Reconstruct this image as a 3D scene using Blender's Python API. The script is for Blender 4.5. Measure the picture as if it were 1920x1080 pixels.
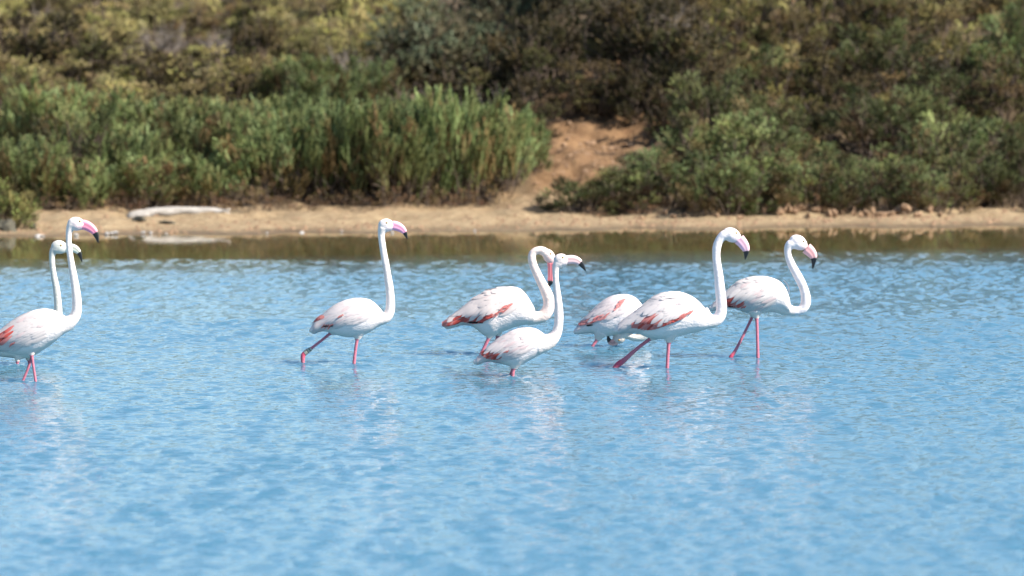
import bpy, math, random
import numpy as np
from mathutils import Vector

for o in list(bpy.data.objects):
    bpy.data.objects.remove(o, do_unlink=True)
scene = bpy.context.scene
COL = scene.collection
R = math.radians

# ------------------------------------------------------------------ camera, sky, sun, exposure
CAM_H = 2.4            # eye height over the lagoon
FPX = 7410.0           # focal length in pixels of the 1920 wide photograph
HORIZON = 90.0         # image row of the horizon
PITCH = math.atan((540.0 - HORIZON) / FPX)
cam_d = bpy.data.cameras.new('camera')
cam = bpy.data.objects.new('camera', cam_d)
COL.objects.link(cam)
cam.location = (0, 0, CAM_H)
cam.rotation_euler = (math.pi / 2 - PITCH, 0, 0)
cam_d.sensor_width = 36.0
cam_d.lens = 36.0 * FPX / 1920.0
cam_d.clip_start = 0.1
cam_d.clip_end = 3000
cam_d.dof.use_dof = True
cam_d.dof.focus_distance = 29.6
cam_d.dof.aperture_fstop = 2.05
cam_d.dof.aperture_blades = 7
scene.camera = cam

SUN_AZ = math.atan2(0.88, -0.42)      # clockwise from +Y: behind the camera, to the right
SUN_EL = R(41)
world = bpy.data.worlds.new('World')
scene.world = world
world.use_nodes = True
wn = world.node_tree.nodes
wl = world.node_tree.links
sky = wn.new('ShaderNodeTexSky')
sky.sky_type = 'NISHITA'
sky.sun_disc = False
sky.sun_elevation = SUN_EL
sky.sun_rotation = SUN_AZ
sky.air_density = 1.0
sky.dust_density = 0.0
sky.ozone_density = 1.3
bgn = wn['Background']
bgn.inputs['Strength'].default_value = 0.092
wl.new(sky.outputs['Color'], bgn.inputs['Color'])
sun_d = bpy.data.lights.new('sun', 'SUN')
sun_d.energy = 5.0
sun_d.angle = R(0.53)
sun_d.color = (1.0, 0.935, 0.83)
sun = bpy.data.objects.new('sun', sun_d)
COL.objects.link(sun)
sdir = Vector((math.sin(SUN_AZ) * math.cos(SUN_EL), math.cos(SUN_AZ) * math.cos(SUN_EL), math.sin(SUN_EL)))
sun.rotation_euler = sdir.to_track_quat('Z', 'Y').to_euler()
sun.location = (10, -6, 30)
scene.view_settings.view_transform = 'Standard'
scene.view_settings.look = 'None'
scene.view_settings.exposure = 1.05
scene.view_settings.gamma = 1.0
scene.render.engine = 'CYCLES'
scene.cycles.max_bounces = 6
scene.cycles.diffuse_bounces = 1
scene.cycles.glossy_bounces = 3
scene.cycles.transmission_bounces = 3
scene.cycles.caustics_reflective = False

# ------------------------------------------------------------------ helpers
def unproj(px, py, D):
    """point of the vertical plane y = D seen at a pixel of the 1920x1080 photograph"""
    u = (px - 960.0) / FPX
    v = -(py - 540.0) / FPX
    dy = math.cos(PITCH) + v * math.sin(PITCH)
    dz = -math.sin(PITCH) + v * math.cos(PITCH)
    t = D / dy
    return u * t, CAM_H + dz * t

def mesh_from(name, verts, faces, col=None, smooth=True):
    """verts (n,3), faces list of equal-length index arrays (quads/tris) or an (m,k) array"""
    me = bpy.data.meshes.new(name)
    V = np.asarray(verts, dtype=np.float32)
    if isinstance(faces, np.ndarray):
        F = faces.astype(np.int32)
        m, k = F.shape
        me.vertices.add(len(V)); me.vertices.foreach_set('co', V.ravel())
        me.loops.add(m * k); me.loops.foreach_set('vertex_index', F.ravel())
        me.polygons.add(m)
        me.polygons.foreach_set('loop_start', np.arange(0, m * k, k, dtype=np.int32))
        me.update(calc_edges=True)
    else:
        me.from_pydata(V.tolist(), [], [list(map(int, f)) for f in faces])
    if smooth:
        me.polygons.foreach_set('use_smooth', np.ones(len(me.polygons), dtype=bool))
    if col is not None:
        set_col(me, col)
    me.update()
    return me

def set_col(me, col):
    c = np.ones((len(me.vertices), 4), dtype=np.float32)
    c[:, :3] = col
    a = me.color_attributes.new('Col', 'FLOAT_COLOR', 'POINT')
    a.data.foreach_set('color', c.ravel())

def link(name, me, mat, parent=None):
    o = bpy.data.objects.new(name, me)
    COL.objects.link(o)
    if mat is not None and me is not None and not me.materials:
        me.materials.append(mat)
    if parent is not None:
        o.parent = parent
    return o

def tag(o, label=None, cat=None, group=None, kind=None):
    if label: o['label'] = label
    if cat: o['category'] = cat
    if group: o['group'] = group
    if kind: o['kind'] = kind
    return o

def smoothstep(a, b, x):
    t = np.clip((x - a) / (b - a), 0, 1)
    return t * t * (3 - 2 * t)

class Noise2:
    """cheap smooth noise: sum of rotated sines with octaves"""
    def __init__(self, seed, freq, octaves=4, per=5, gain=0.5):
        r = np.random.RandomState(seed)
        self.w = []
        amp = 1.0
        for o in range(octaves):
            for i in range(per):
                a = r.uniform(0, 2 * math.pi)
                f = freq * (2 ** o) * r.uniform(0.7, 1.4) * 2 * math.pi
                self.w.append((f * math.cos(a), f * math.sin(a), r.uniform(0, 6.28), amp / math.sqrt(per)))
            amp *= gain
    def __call__(self, x, y):
        s = 0
        for kx, ky, p, a in self.w:
            s = s + a * np.sin(kx * x + ky * y + p)
        return s

def catmull(pts, n):
    """resample rows of pts (any dimension) with a Catmull-Rom curve to n rows"""
    P = np.asarray(pts, float)
    P = np.vstack([2 * P[0] - P[1], P, 2 * P[-1] - P[-2]])
    m = len(P) - 3
    out = []
    for t in np.linspace(0, m, n):
        i = min(int(t), m - 1); f = t - i
        a, b, c, d = P[i], P[i + 1], P[i + 2], P[i + 3]
        out.append(0.5 * ((2 * b) + (-a + c) * f + (2 * a - 5 * b + 4 * c - d) * f * f + (-a + 3 * b - 3 * c + d) * f ** 3))
    return np.array(out)

def sweep(path, ru, rv, ref, ring=16):
    """closed tube along path (n,3); ru radius along the side vector 'ref', rv along the other normal"""
    path = np.asarray(path, float)
    n = len(path)
    tan = np.gradient(path, axis=0)
    tan /= np.linalg.norm(tan, axis=1)[:, None] + 1e-12
    V = []
    for i in range(n):
        t = tan[i]
        s = np.asarray(ref, float) - t * np.dot(ref, t)
        s /= np.linalg.norm(s) + 1e-12
        b = np.cross(t, s)
        for k in range(ring):
            a = 2 * math.pi * k / ring
            V.append(path[i] + s * ru[i] * math.cos(a) + b * rv[i] * math.sin(a))
    F = []
    for i in range(n - 1):
        for k in range(ring):
            k2 = (k + 1) % ring
            F.append((i * ring + k, i * ring + k2, (i + 1) * ring + k2, (i + 1) * ring + k))
    c0 = len(V); V.append(path[0]); V.append(path[-1])
    for k in range(ring):
        k2 = (k + 1) % ring
        F.append((c0, k2, k))
        F.append((c0 + 1, (n - 1) * ring + k, (n - 1) * ring + k2))
    return V, F

# ------------------------------------------------------------------ materials
def new_mat(name):
    m = bpy.data.materials.new(name)
    m.use_nodes = True
    nt = m.node_tree
    return m, nt, nt.nodes['Principled BSDF'], nt.nodes['Material Output']

def ramp(nt, stops, interp='LINEAR'):
    n = nt.nodes.new('ShaderNodeValToRGB')
    n.color_ramp.interpolation = interp
    while len(n.color_ramp.elements) > 1:
        n.color_ramp.elements.remove(n.color_ramp.elements[-1])
    n.color_ramp.elements[0].position = stops[0][0]
    n.color_ramp.elements[0].color = (*stops[0][1], 1)
    for p, c in stops[1:]:
        e = n.color_ramp.elements.new(p)
        e.color = (*c, 1)
    return n

def noise(nt, scale, detail=4, rough=0.55, coord=None, dist=0.0):
    n = nt.nodes.new('ShaderNodeTexNoise')
    n.inputs['Scale'].default_value = scale
    n.inputs['Detail'].default_value = detail
    n.inputs['Roughness'].default_value = rough
    n.inputs['Distortion'].default_value = dist
    if coord is not None:
        nt.links.new(coord, n.inputs['Vector'])
    return n

def mixc(nt, fac, a, b, blend='MIX'):
    n = nt.nodes.new('ShaderNodeMix')
    n.data_type = 'RGBA'
    n.blend_type = blend
    for sock, v in ((n.inputs[0], fac), (n.inputs[6], a), (n.inputs[7], b)):
        if hasattr(v, 'is_linked'):
            nt.links.new(v, sock)
        elif isinstance(v, (int, float)):
            sock.default_value = v
        else:
            sock.default_value = (*v, 1)
    return n.outputs[2]

def mapr(nt, v, a, b, c=0.0, d=1.0):
    n = nt.nodes.new('ShaderNodeMapRange')
    nt.links.new(v, n.inputs[0])
    for i, x in enumerate((a, b, c, d)):
        n.inputs[i + 1].default_value = x
    return n.outputs[0]

def bump(nt, h, strength, dist):
    n = nt.nodes.new('ShaderNodeBump')
    n.inputs['Strength'].default_value = strength
    n.inputs['Distance'].default_value = dist
    nt.links.new(h, n.inputs['Height'])
    return n.outputs['Normal']

def col_attr(nt, name='Col'):
    n = nt.nodes.new('ShaderNodeAttribute')
    n.attribute_name = name
    return n

def make_ground_mat():
    m, nt, b, out = new_mat('sandy_soil')
    L = nt.links
    geo = nt.nodes.new('ShaderNodeNewGeometry')
    pos = geo.outputs['Position']
    sep = nt.nodes.new('ShaderNodeSeparateXYZ'); L.new(pos, sep.inputs[0])
    n1 = noise(nt, 0.9, 6, 0.6, pos)
    n2 = noise(nt, 7, 6, 0.65, pos)
    n3 = noise(nt, 60, 4, 0.6, pos)
    sand = mixc(nt, mapr(nt, n2.outputs['Fac'], 0.3, 0.7), (0.22, 0.148, 0.080), (0.42, 0.315, 0.19))
    sand = mixc(nt, mapr(nt, n3.outputs['Fac'], 0.55, 0.75), sand, (0.25, 0.17, 0.10))
    soil = mixc(nt, mapr(nt, n2.outputs['Fac'], 0.3, 0.7), (0.14, 0.077, 0.037), (0.275, 0.170, 0.086))
    soil = mixc(nt, mapr(nt, n3.outputs['Fac'], 0.5, 0.7), soil, (0.17, 0.075, 0.04))
    zz = nt.nodes.new('ShaderNodeMath'); zz.operation = 'MULTIPLY_ADD'
    L.new(n1.outputs['Fac'], zz.inputs[0]); zz.inputs[1].default_value = 0.5
    L.new(sep.outputs['Z'], zz.inputs[2])
    f = mapr(nt, zz.outputs[0], 0.40, 0.68)
    dry = mixc(nt, f, sand, soil)
    # fallen leaves under the scrub, darkened to paint in shade between shrubs, and the far hill whose scrub is too distant to tell apart
    ground_shade = col_attr(nt, 'litter_shade')
    dry = mixc(nt, ground_shade.outputs['Fac'], dry, mixc(nt, n2.outputs['Fac'], (0.075, 0.050, 0.028), (0.15, 0.105, 0.060)))
    n4 = noise(nt, 0.55, 6, 0.7, pos)
    scrub = ramp(nt, [(0.36, (0.030, 0.030, 0.014)), (0.5, (0.085, 0.082, 0.030)), (0.64, (0.13, 0.115, 0.052))])
    L.new(n4.outputs['Fac'], scrub.inputs['Fac'])
    dry = mixc(nt, mapr(nt, sep.outputs['Y'], 98, 108), dry, scrub.outputs['Color'])
    # wet margin at the waterline
    wv = nt.nodes.new('ShaderNodeMath'); wv.operation = 'MULTIPLY_ADD'
    L.new(n1.outputs['Fac'], wv.inputs[0]); wv.inputs[1].default_value = 0.06
    L.new(sep.outputs['Z'], wv.inputs[2])
    wet = mapr(nt, wv.outputs[0], 0.035, 0.075, 1.0, 0.0)
    c = mixc(nt, wet, dry, (0.145, 0.10, 0.056))
    L.new(c, b.inputs['Base Color'])
    L.new(mapr(nt, wet, 0, 1, 0.95, 0.55), b.inputs['Roughness'])
    b.inputs['Specular IOR Level'].default_value = 0.25
    add = nt.nodes.new('ShaderNodeMath'); add.operation = 'MULTIPLY_ADD'
    L.new(n3.outputs['Fac'], add.inputs[0]); add.inputs[1].default_value = 0.3
    L.new(n2.outputs['Fac'], add.inputs[2])
    L.new(bump(nt, add.outputs[0], 0.9, 0.06), b.inputs['Normal'])
    return m

def make_water_mat():
    m, nt, b, out = new_mat('lagoon_water')
    geo = nt.nodes.new('ShaderNodeNewGeometry')
    n1 = noise(nt, 0.35, 3, 0.5, geo.outputs['Position'])
    sep = nt.nodes.new('ShaderNodeSeparateXYZ'); nt.links.new(geo.outputs['Position'], sep.inputs[0])
    ma = nt.nodes.new('ShaderNodeMath'); ma.operation = 'MULTIPLY_ADD'       # metres beyond a line parallel to the far shore
    nt.links.new(sep.outputs['X'], ma.inputs[0]); ma.inputs[1].default_value = -0.24
    nt.links.new(sep.outputs['Y'], ma.inputs[2])
    deep = mixc(nt, n1.outputs['Fac'], (0.050, 0.150, 0.225), (0.062, 0.170, 0.25))
    c = mixc(nt, mapr(nt, ma.outputs[0], 41.5, 46.5), deep, (0.125, 0.105, 0.042))   # silty shallows, with the bank's olive-brown reflection put into their colour
    nt.links.new(c, b.inputs['Base Color'])
    b.inputs['Roughness'].default_value = 0.02
    b.subsurface_method = 'BURLEY'
    b.inputs['Subsurface Weight'].default_value = 1.0       # light spreads in the silty water
    b.inputs['Subsurface Radius'].default_value = (0.5, 0.9, 1.0)
    b.inputs['Subsurface Scale'].default_value = 0.60
    mp = nt.nodes.new('ShaderNodeMapping'); mp.inputs['Scale'].default_value = (0.8, 1.15, 1.0)
    nt.links.new(geo.outputs['Position'], mp.inputs['Vector'])
    rip = noise(nt, 21.0, 2, 0.5, mp.outputs['Vector'], 0.3)
    bn = nt.nodes.new('ShaderNodeBump'); bn.inputs['Distance'].default_value = 0.0042
    nt.links.new(rip.outputs['Fac'], bn.inputs['Height'])
    nt.links.new(mapr(nt, ma.outputs[0], 41.5, 46.0, 1.0, 0.04), bn.inputs['Strength'])
    nt.links.new(bn.outputs['Normal'], b.inputs['Normal'])
    b.inputs['IOR'].default_value = 1.333
    return m

def make_foliage_mat(name, trans=0.07):
    m, nt, b, out = new_mat(name)
    L = nt.links
    a = col_attr(nt)
    info = nt.nodes.new('ShaderNodeObjectInfo')
    hsv = nt.nodes.new('ShaderNodeHueSaturation')
    L.new(a.outputs['Color'], hsv.inputs['Color'])
    L.new(mapr(nt, info.outputs['Random'], 0, 1, 0.488, 0.516), hsv.inputs['Hue'])
    mul = nt.nodes.new('ShaderNodeMath'); mul.operation = 'MULTIPLY'; mul.inputs[1].default_value = 7.31
    L.new(info.outputs['Random'], mul.inputs[0])
    fr = nt.nodes.new('ShaderNodeMath'); fr.operation = 'FRACT'; L.new(mul.outputs[0], fr.inputs[0])
    L.new(mapr(nt, fr.outputs[0], 0, 1, 0.60, 1.28), hsv.inputs['Value'])
    L.new(hsv.outputs['Color'], b.inputs['Base Color'])
    b.inputs['Roughness'].default_value = 0.6
    b.inputs['Specular IOR Level'].default_value = 0.25
    tr = nt.nodes.new('ShaderNodeBsdfTranslucent')
    L.new(hsv.outputs['Color'], tr.inputs['Color'])
    mx = nt.nodes.new('ShaderNodeMixShader'); mx.inputs[0].default_value = trans
    L.new(b.outputs[0], mx.inputs[1]); L.new(tr.outputs[0], mx.inputs[2])
    L.new(mx.outputs[0], out.inputs['Surface'])
    return m

def make_wood_mat(name, c0, c1, scale=(3, 3, 30)):
    m, nt, b, out = new_mat(name)
    tc = nt.nodes.new('ShaderNodeTexCoord')
    mp = nt.nodes.new('ShaderNodeMapping')
    mp.inputs['Scale'].default_value = scale
    nt.links.new(tc.outputs['Object'], mp.inputs['Vector'])
    n = noise(nt, 1.0, 5, 0.6, mp.outputs['Vector'])
    r = ramp(nt, [(0.3, c0), (0.7, c1)])
    nt.links.new(n.outputs['Fac'], r.inputs['Fac'])
    nt.links.new(r.outputs['Color'], b.inputs['Base Color'])
    b.inputs['Roughness'].default_value = 0.85
    nt.links.new(bump(nt, n.outputs['Fac'], 0.6, 0.02), b.inputs['Normal'])
    return m

def make_stone_mat(name, c0, c1):
    m, nt, b, out = new_mat(name)
    geo = nt.nodes.new('ShaderNodeNewGeometry')
    n = noise(nt, 14, 5, 0.6, geo.outputs['Position'])
    r = ramp(nt, [(0.3, c0), (0.7, c1)])
    nt.links.new(n.outputs['Fac'], r.inputs['Fac'])
    nt.links.new(r.outputs['Color'], b.inputs['Base Color'])
    b.inputs['Roughness'].default_value = 0.9
    nt.links.new(bump(nt, n.outputs['Fac'], 0.8, 0.02), b.inputs['Normal'])
    return m

def make_plumage_mat():
    m, nt, b, out = new_mat('plumage')
    L = nt.links
    a = col_attr(nt)
    tc = nt.nodes.new('ShaderNodeTexCoord')
    mp = nt.nodes.new('ShaderNodeMapping'); mp.inputs['Scale'].default_value = (18, 30, 34)
    L.new(tc.outputs['Object'], mp.inputs['Vector'])
    n = noise(nt, 1.6, 4, 0.6, mp.outputs['Vector'], 0.6)
    tint = mixc(nt, 1.0, a.outputs['Color'], mapr(nt, n.outputs['Fac'], 0.2, 0.8, 0.93, 1.04), 'MULTIPLY')
    L.new(tint, b.inputs['Base Color'])
    b.inputs['Roughness'].default_value = 0.75
    b.inputs['Specular IOR Level'].default_value = 0.2
    L.new(bump(nt, n.outputs['Fac'], 0.5, 0.014), b.inputs['Normal'])
    return m

def make_feather_mat():
    m, nt, b, out = new_mat('wing_feathers')
    L = nt.links
    a = col_attr(nt)
    L.new(a.outputs['Color'], b.inputs['Base Color'])
    b.inputs['Roughness'].default_value = 0.7
    b.inputs['Specular IOR Level'].default_value = 0.2
    tr = nt.nodes.new('ShaderNodeBsdfTranslucent')
    L.new(a.outputs['Color'], tr.inputs['Color'])
    mx = nt.nodes.new('ShaderNodeMixShader'); mx.inputs[0].default_value = 0.38
    L.new(b.outputs[0], mx.inputs[1]); L.new(tr.outputs[0], mx.inputs[2])
    L.new(mx.outputs[0], out.inputs['Surface'])
    return m

def make_horn_mat():
    m, nt, b, out = new_mat('bill_and_eye')
    a = col_attr(nt)
    nt.links.new(a.outputs['Color'], b.inputs['Base Color'])
    b.inputs['Roughness'].default_value = 0.35
    b.inputs['Specular IOR Level'].default_value = 0.5
    return m

M_GROUND = make_ground_mat()
M_WATER = make_water_mat()
M_FOL = make_foliage_mat('shrub_leaves')
M_BARK = make_wood_mat('shrub_bark', (0.06, 0.042, 0.028), (0.14, 0.10, 0.075), (8, 8, 20))
M_DEAD = make_wood_mat('dead_twigs', (0.13, 0.105, 0.085), (0.27, 0.23, 0.195), (8, 8, 20))
M_LOG = make_wood_mat('bleached_driftwood', (0.22, 0.20, 0.175), (0.44, 0.40, 0.365), (2.5, 30, 30))
M_CLOD = make_stone_mat('tan_clod', (0.15, 0.085, 0.048), (0.34, 0.22, 0.13))
M_DARKSTONE = make_stone_mat('dark_stone', (0.045, 0.04, 0.028), (0.11, 0.10, 0.07))
M_WHITESTONE = make_stone_mat('pale_stone', (0.40, 0.38, 0.36), (0.62, 0.60, 0.59))
M_PLUM = make_plumage_mat()
M_FEATHER = make_feather_mat()
M_HORN = make_horn_mat()

# ------------------------------------------------------------------ terrain
NA = Noise2(11, 0.16, 3)
NB = Noise2(12, 0.9, 3)
NS = Noise2(13, 0.35, 3)
UL = [-70, -45, -41, -7, -1, 0, 1.5, 5, 8, 15, 25, 40, 80, 200, 900]
ZL = [1.3, 0.9, -0.5, -0.55, -0.10, 0, 0.06, 0.22, 0.42, 1.0, 2.0, 3.0, 6.0, 11, 16]
UR = [-70, -45, -41, -7, -1, 0, 1.5, 3, 5, 8, 12, 18, 30, 60, 200, 900]
ZR = [1.3, 0.9, -0.5, -0.55, -0.10, 0, 0.07, 0.18, 0.45, 1.05, 1.75, 2.6, 4.0, 6.0, 11, 16]

def shore_y(x):
    return 51.75 + 0.22 * np.clip(x, -12, 12) + 0.16 * NS(x, 0 * x)

def terrain(x, y):
    x = np.asarray(x, float); y = np.asarray(y, float)
    u = y - shore_y(x)
    zl = np.interp(u, UL, ZL); zr = np.interp(u, UR, ZR)
    b = smoothstep(-1.1, 0.9, x)
    z = zl * (1 - b) + zr * b
    g = smoothstep(0.5, 9, u)
    z = z + g * 0.16 * NA(x, y) * (1 - 0.5 * smoothstep(60, 200, u))
    z = z + smoothstep(3, 5, u) * (1 - smoothstep(11, 14, u)) * 0.05 * NB(x * 1.9, y * 1.7)
    z = z + (0.35 * smoothstep(-0.3, 0.5, u) + 0.65 * smoothstep(0.3, 3, u)) * 0.03 * NB(x, y) * (1 - smoothstep(40, 80, u))
    return z

def tz(x, y):
    return float(terrain(np.array([x]), np.array([y]))[0])

def axis(lo, hi, step, out_lo, out_hi, n_out=22):
    core = np.arange(lo, hi + 1e-6, step)
    a = lo - np.geomspace(step * 2, lo - out_lo, n_out)[::-1] if out_lo < lo else []
    b = hi + np.geomspace(step * 2, out_hi - hi, n_out) if out_hi > hi else []
    return np.concatenate([a, core, b])

def grid_mesh(name, xs, ys, zf):
    X, Y = np.meshgrid(xs, ys)
    Z = zf(X, Y)
    V = np.stack([X, Y, Z], -1).reshape(-1, 3)
    nx, ny = len(xs), len(ys)
    i = np.arange(ny - 1)[:, None] * nx + np.arange(nx - 1)[None, :]
    F = np.stack([i, i + 1, i + nx + 1, i + nx], -1).reshape(-1, 4)
    return mesh_from(name, V, F)

ground = link('ground', grid_mesh('ground', axis(-9, 9, 0.09, -700, 700), axis(48.5, 72, 0.09, -70, 1400, 40), terrain), M_GROUND)
def litter_shade_attr(me):  # mask of fallen leaves whose dark colour also paints shade between shrubs
    n = len(me.vertices)
    co = np.empty(n * 3, np.float32); me.vertices.foreach_get('co', co); co = co.reshape(-1, 3)
    x, y = co[:, 0].astype(float), co[:, 1].astype(float)
    u = y - shore_y(x)
    left = smoothstep(3.9, 5.4, u + 0.5 * NB(x * 0.7, y * 0.7))
    right = smoothstep(2.2, 3.4, u + 0.4 * NB(x * 0.7, y * 0.7))
    k = np.where(x < 0.2, left, right)
    pc = 0.55 + (u - 3) * 0.14
    hw = 0.40 + (u - 3) * 0.075
    path = (1 - smoothstep(0.8, 1.3, np.abs(x - pc) / np.maximum(hw, 0.2))) * (1 - smoothstep(11.5, 13, u))
    k = k * (1 - path)
    a = me.attributes.new('litter_shade', 'FLOAT', 'POINT')
    a.data.foreach_set('value', k.astype(np.float32))
litter_shade_attr(ground.data)
tag(ground, 'sandy shore and reddish soil rising to the scrub hillside', kind='structure')

# ------------------------------------------------------------------ water
LEG_SPOTS = []         # filled below from the bird table so that rings spread from every leg

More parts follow.
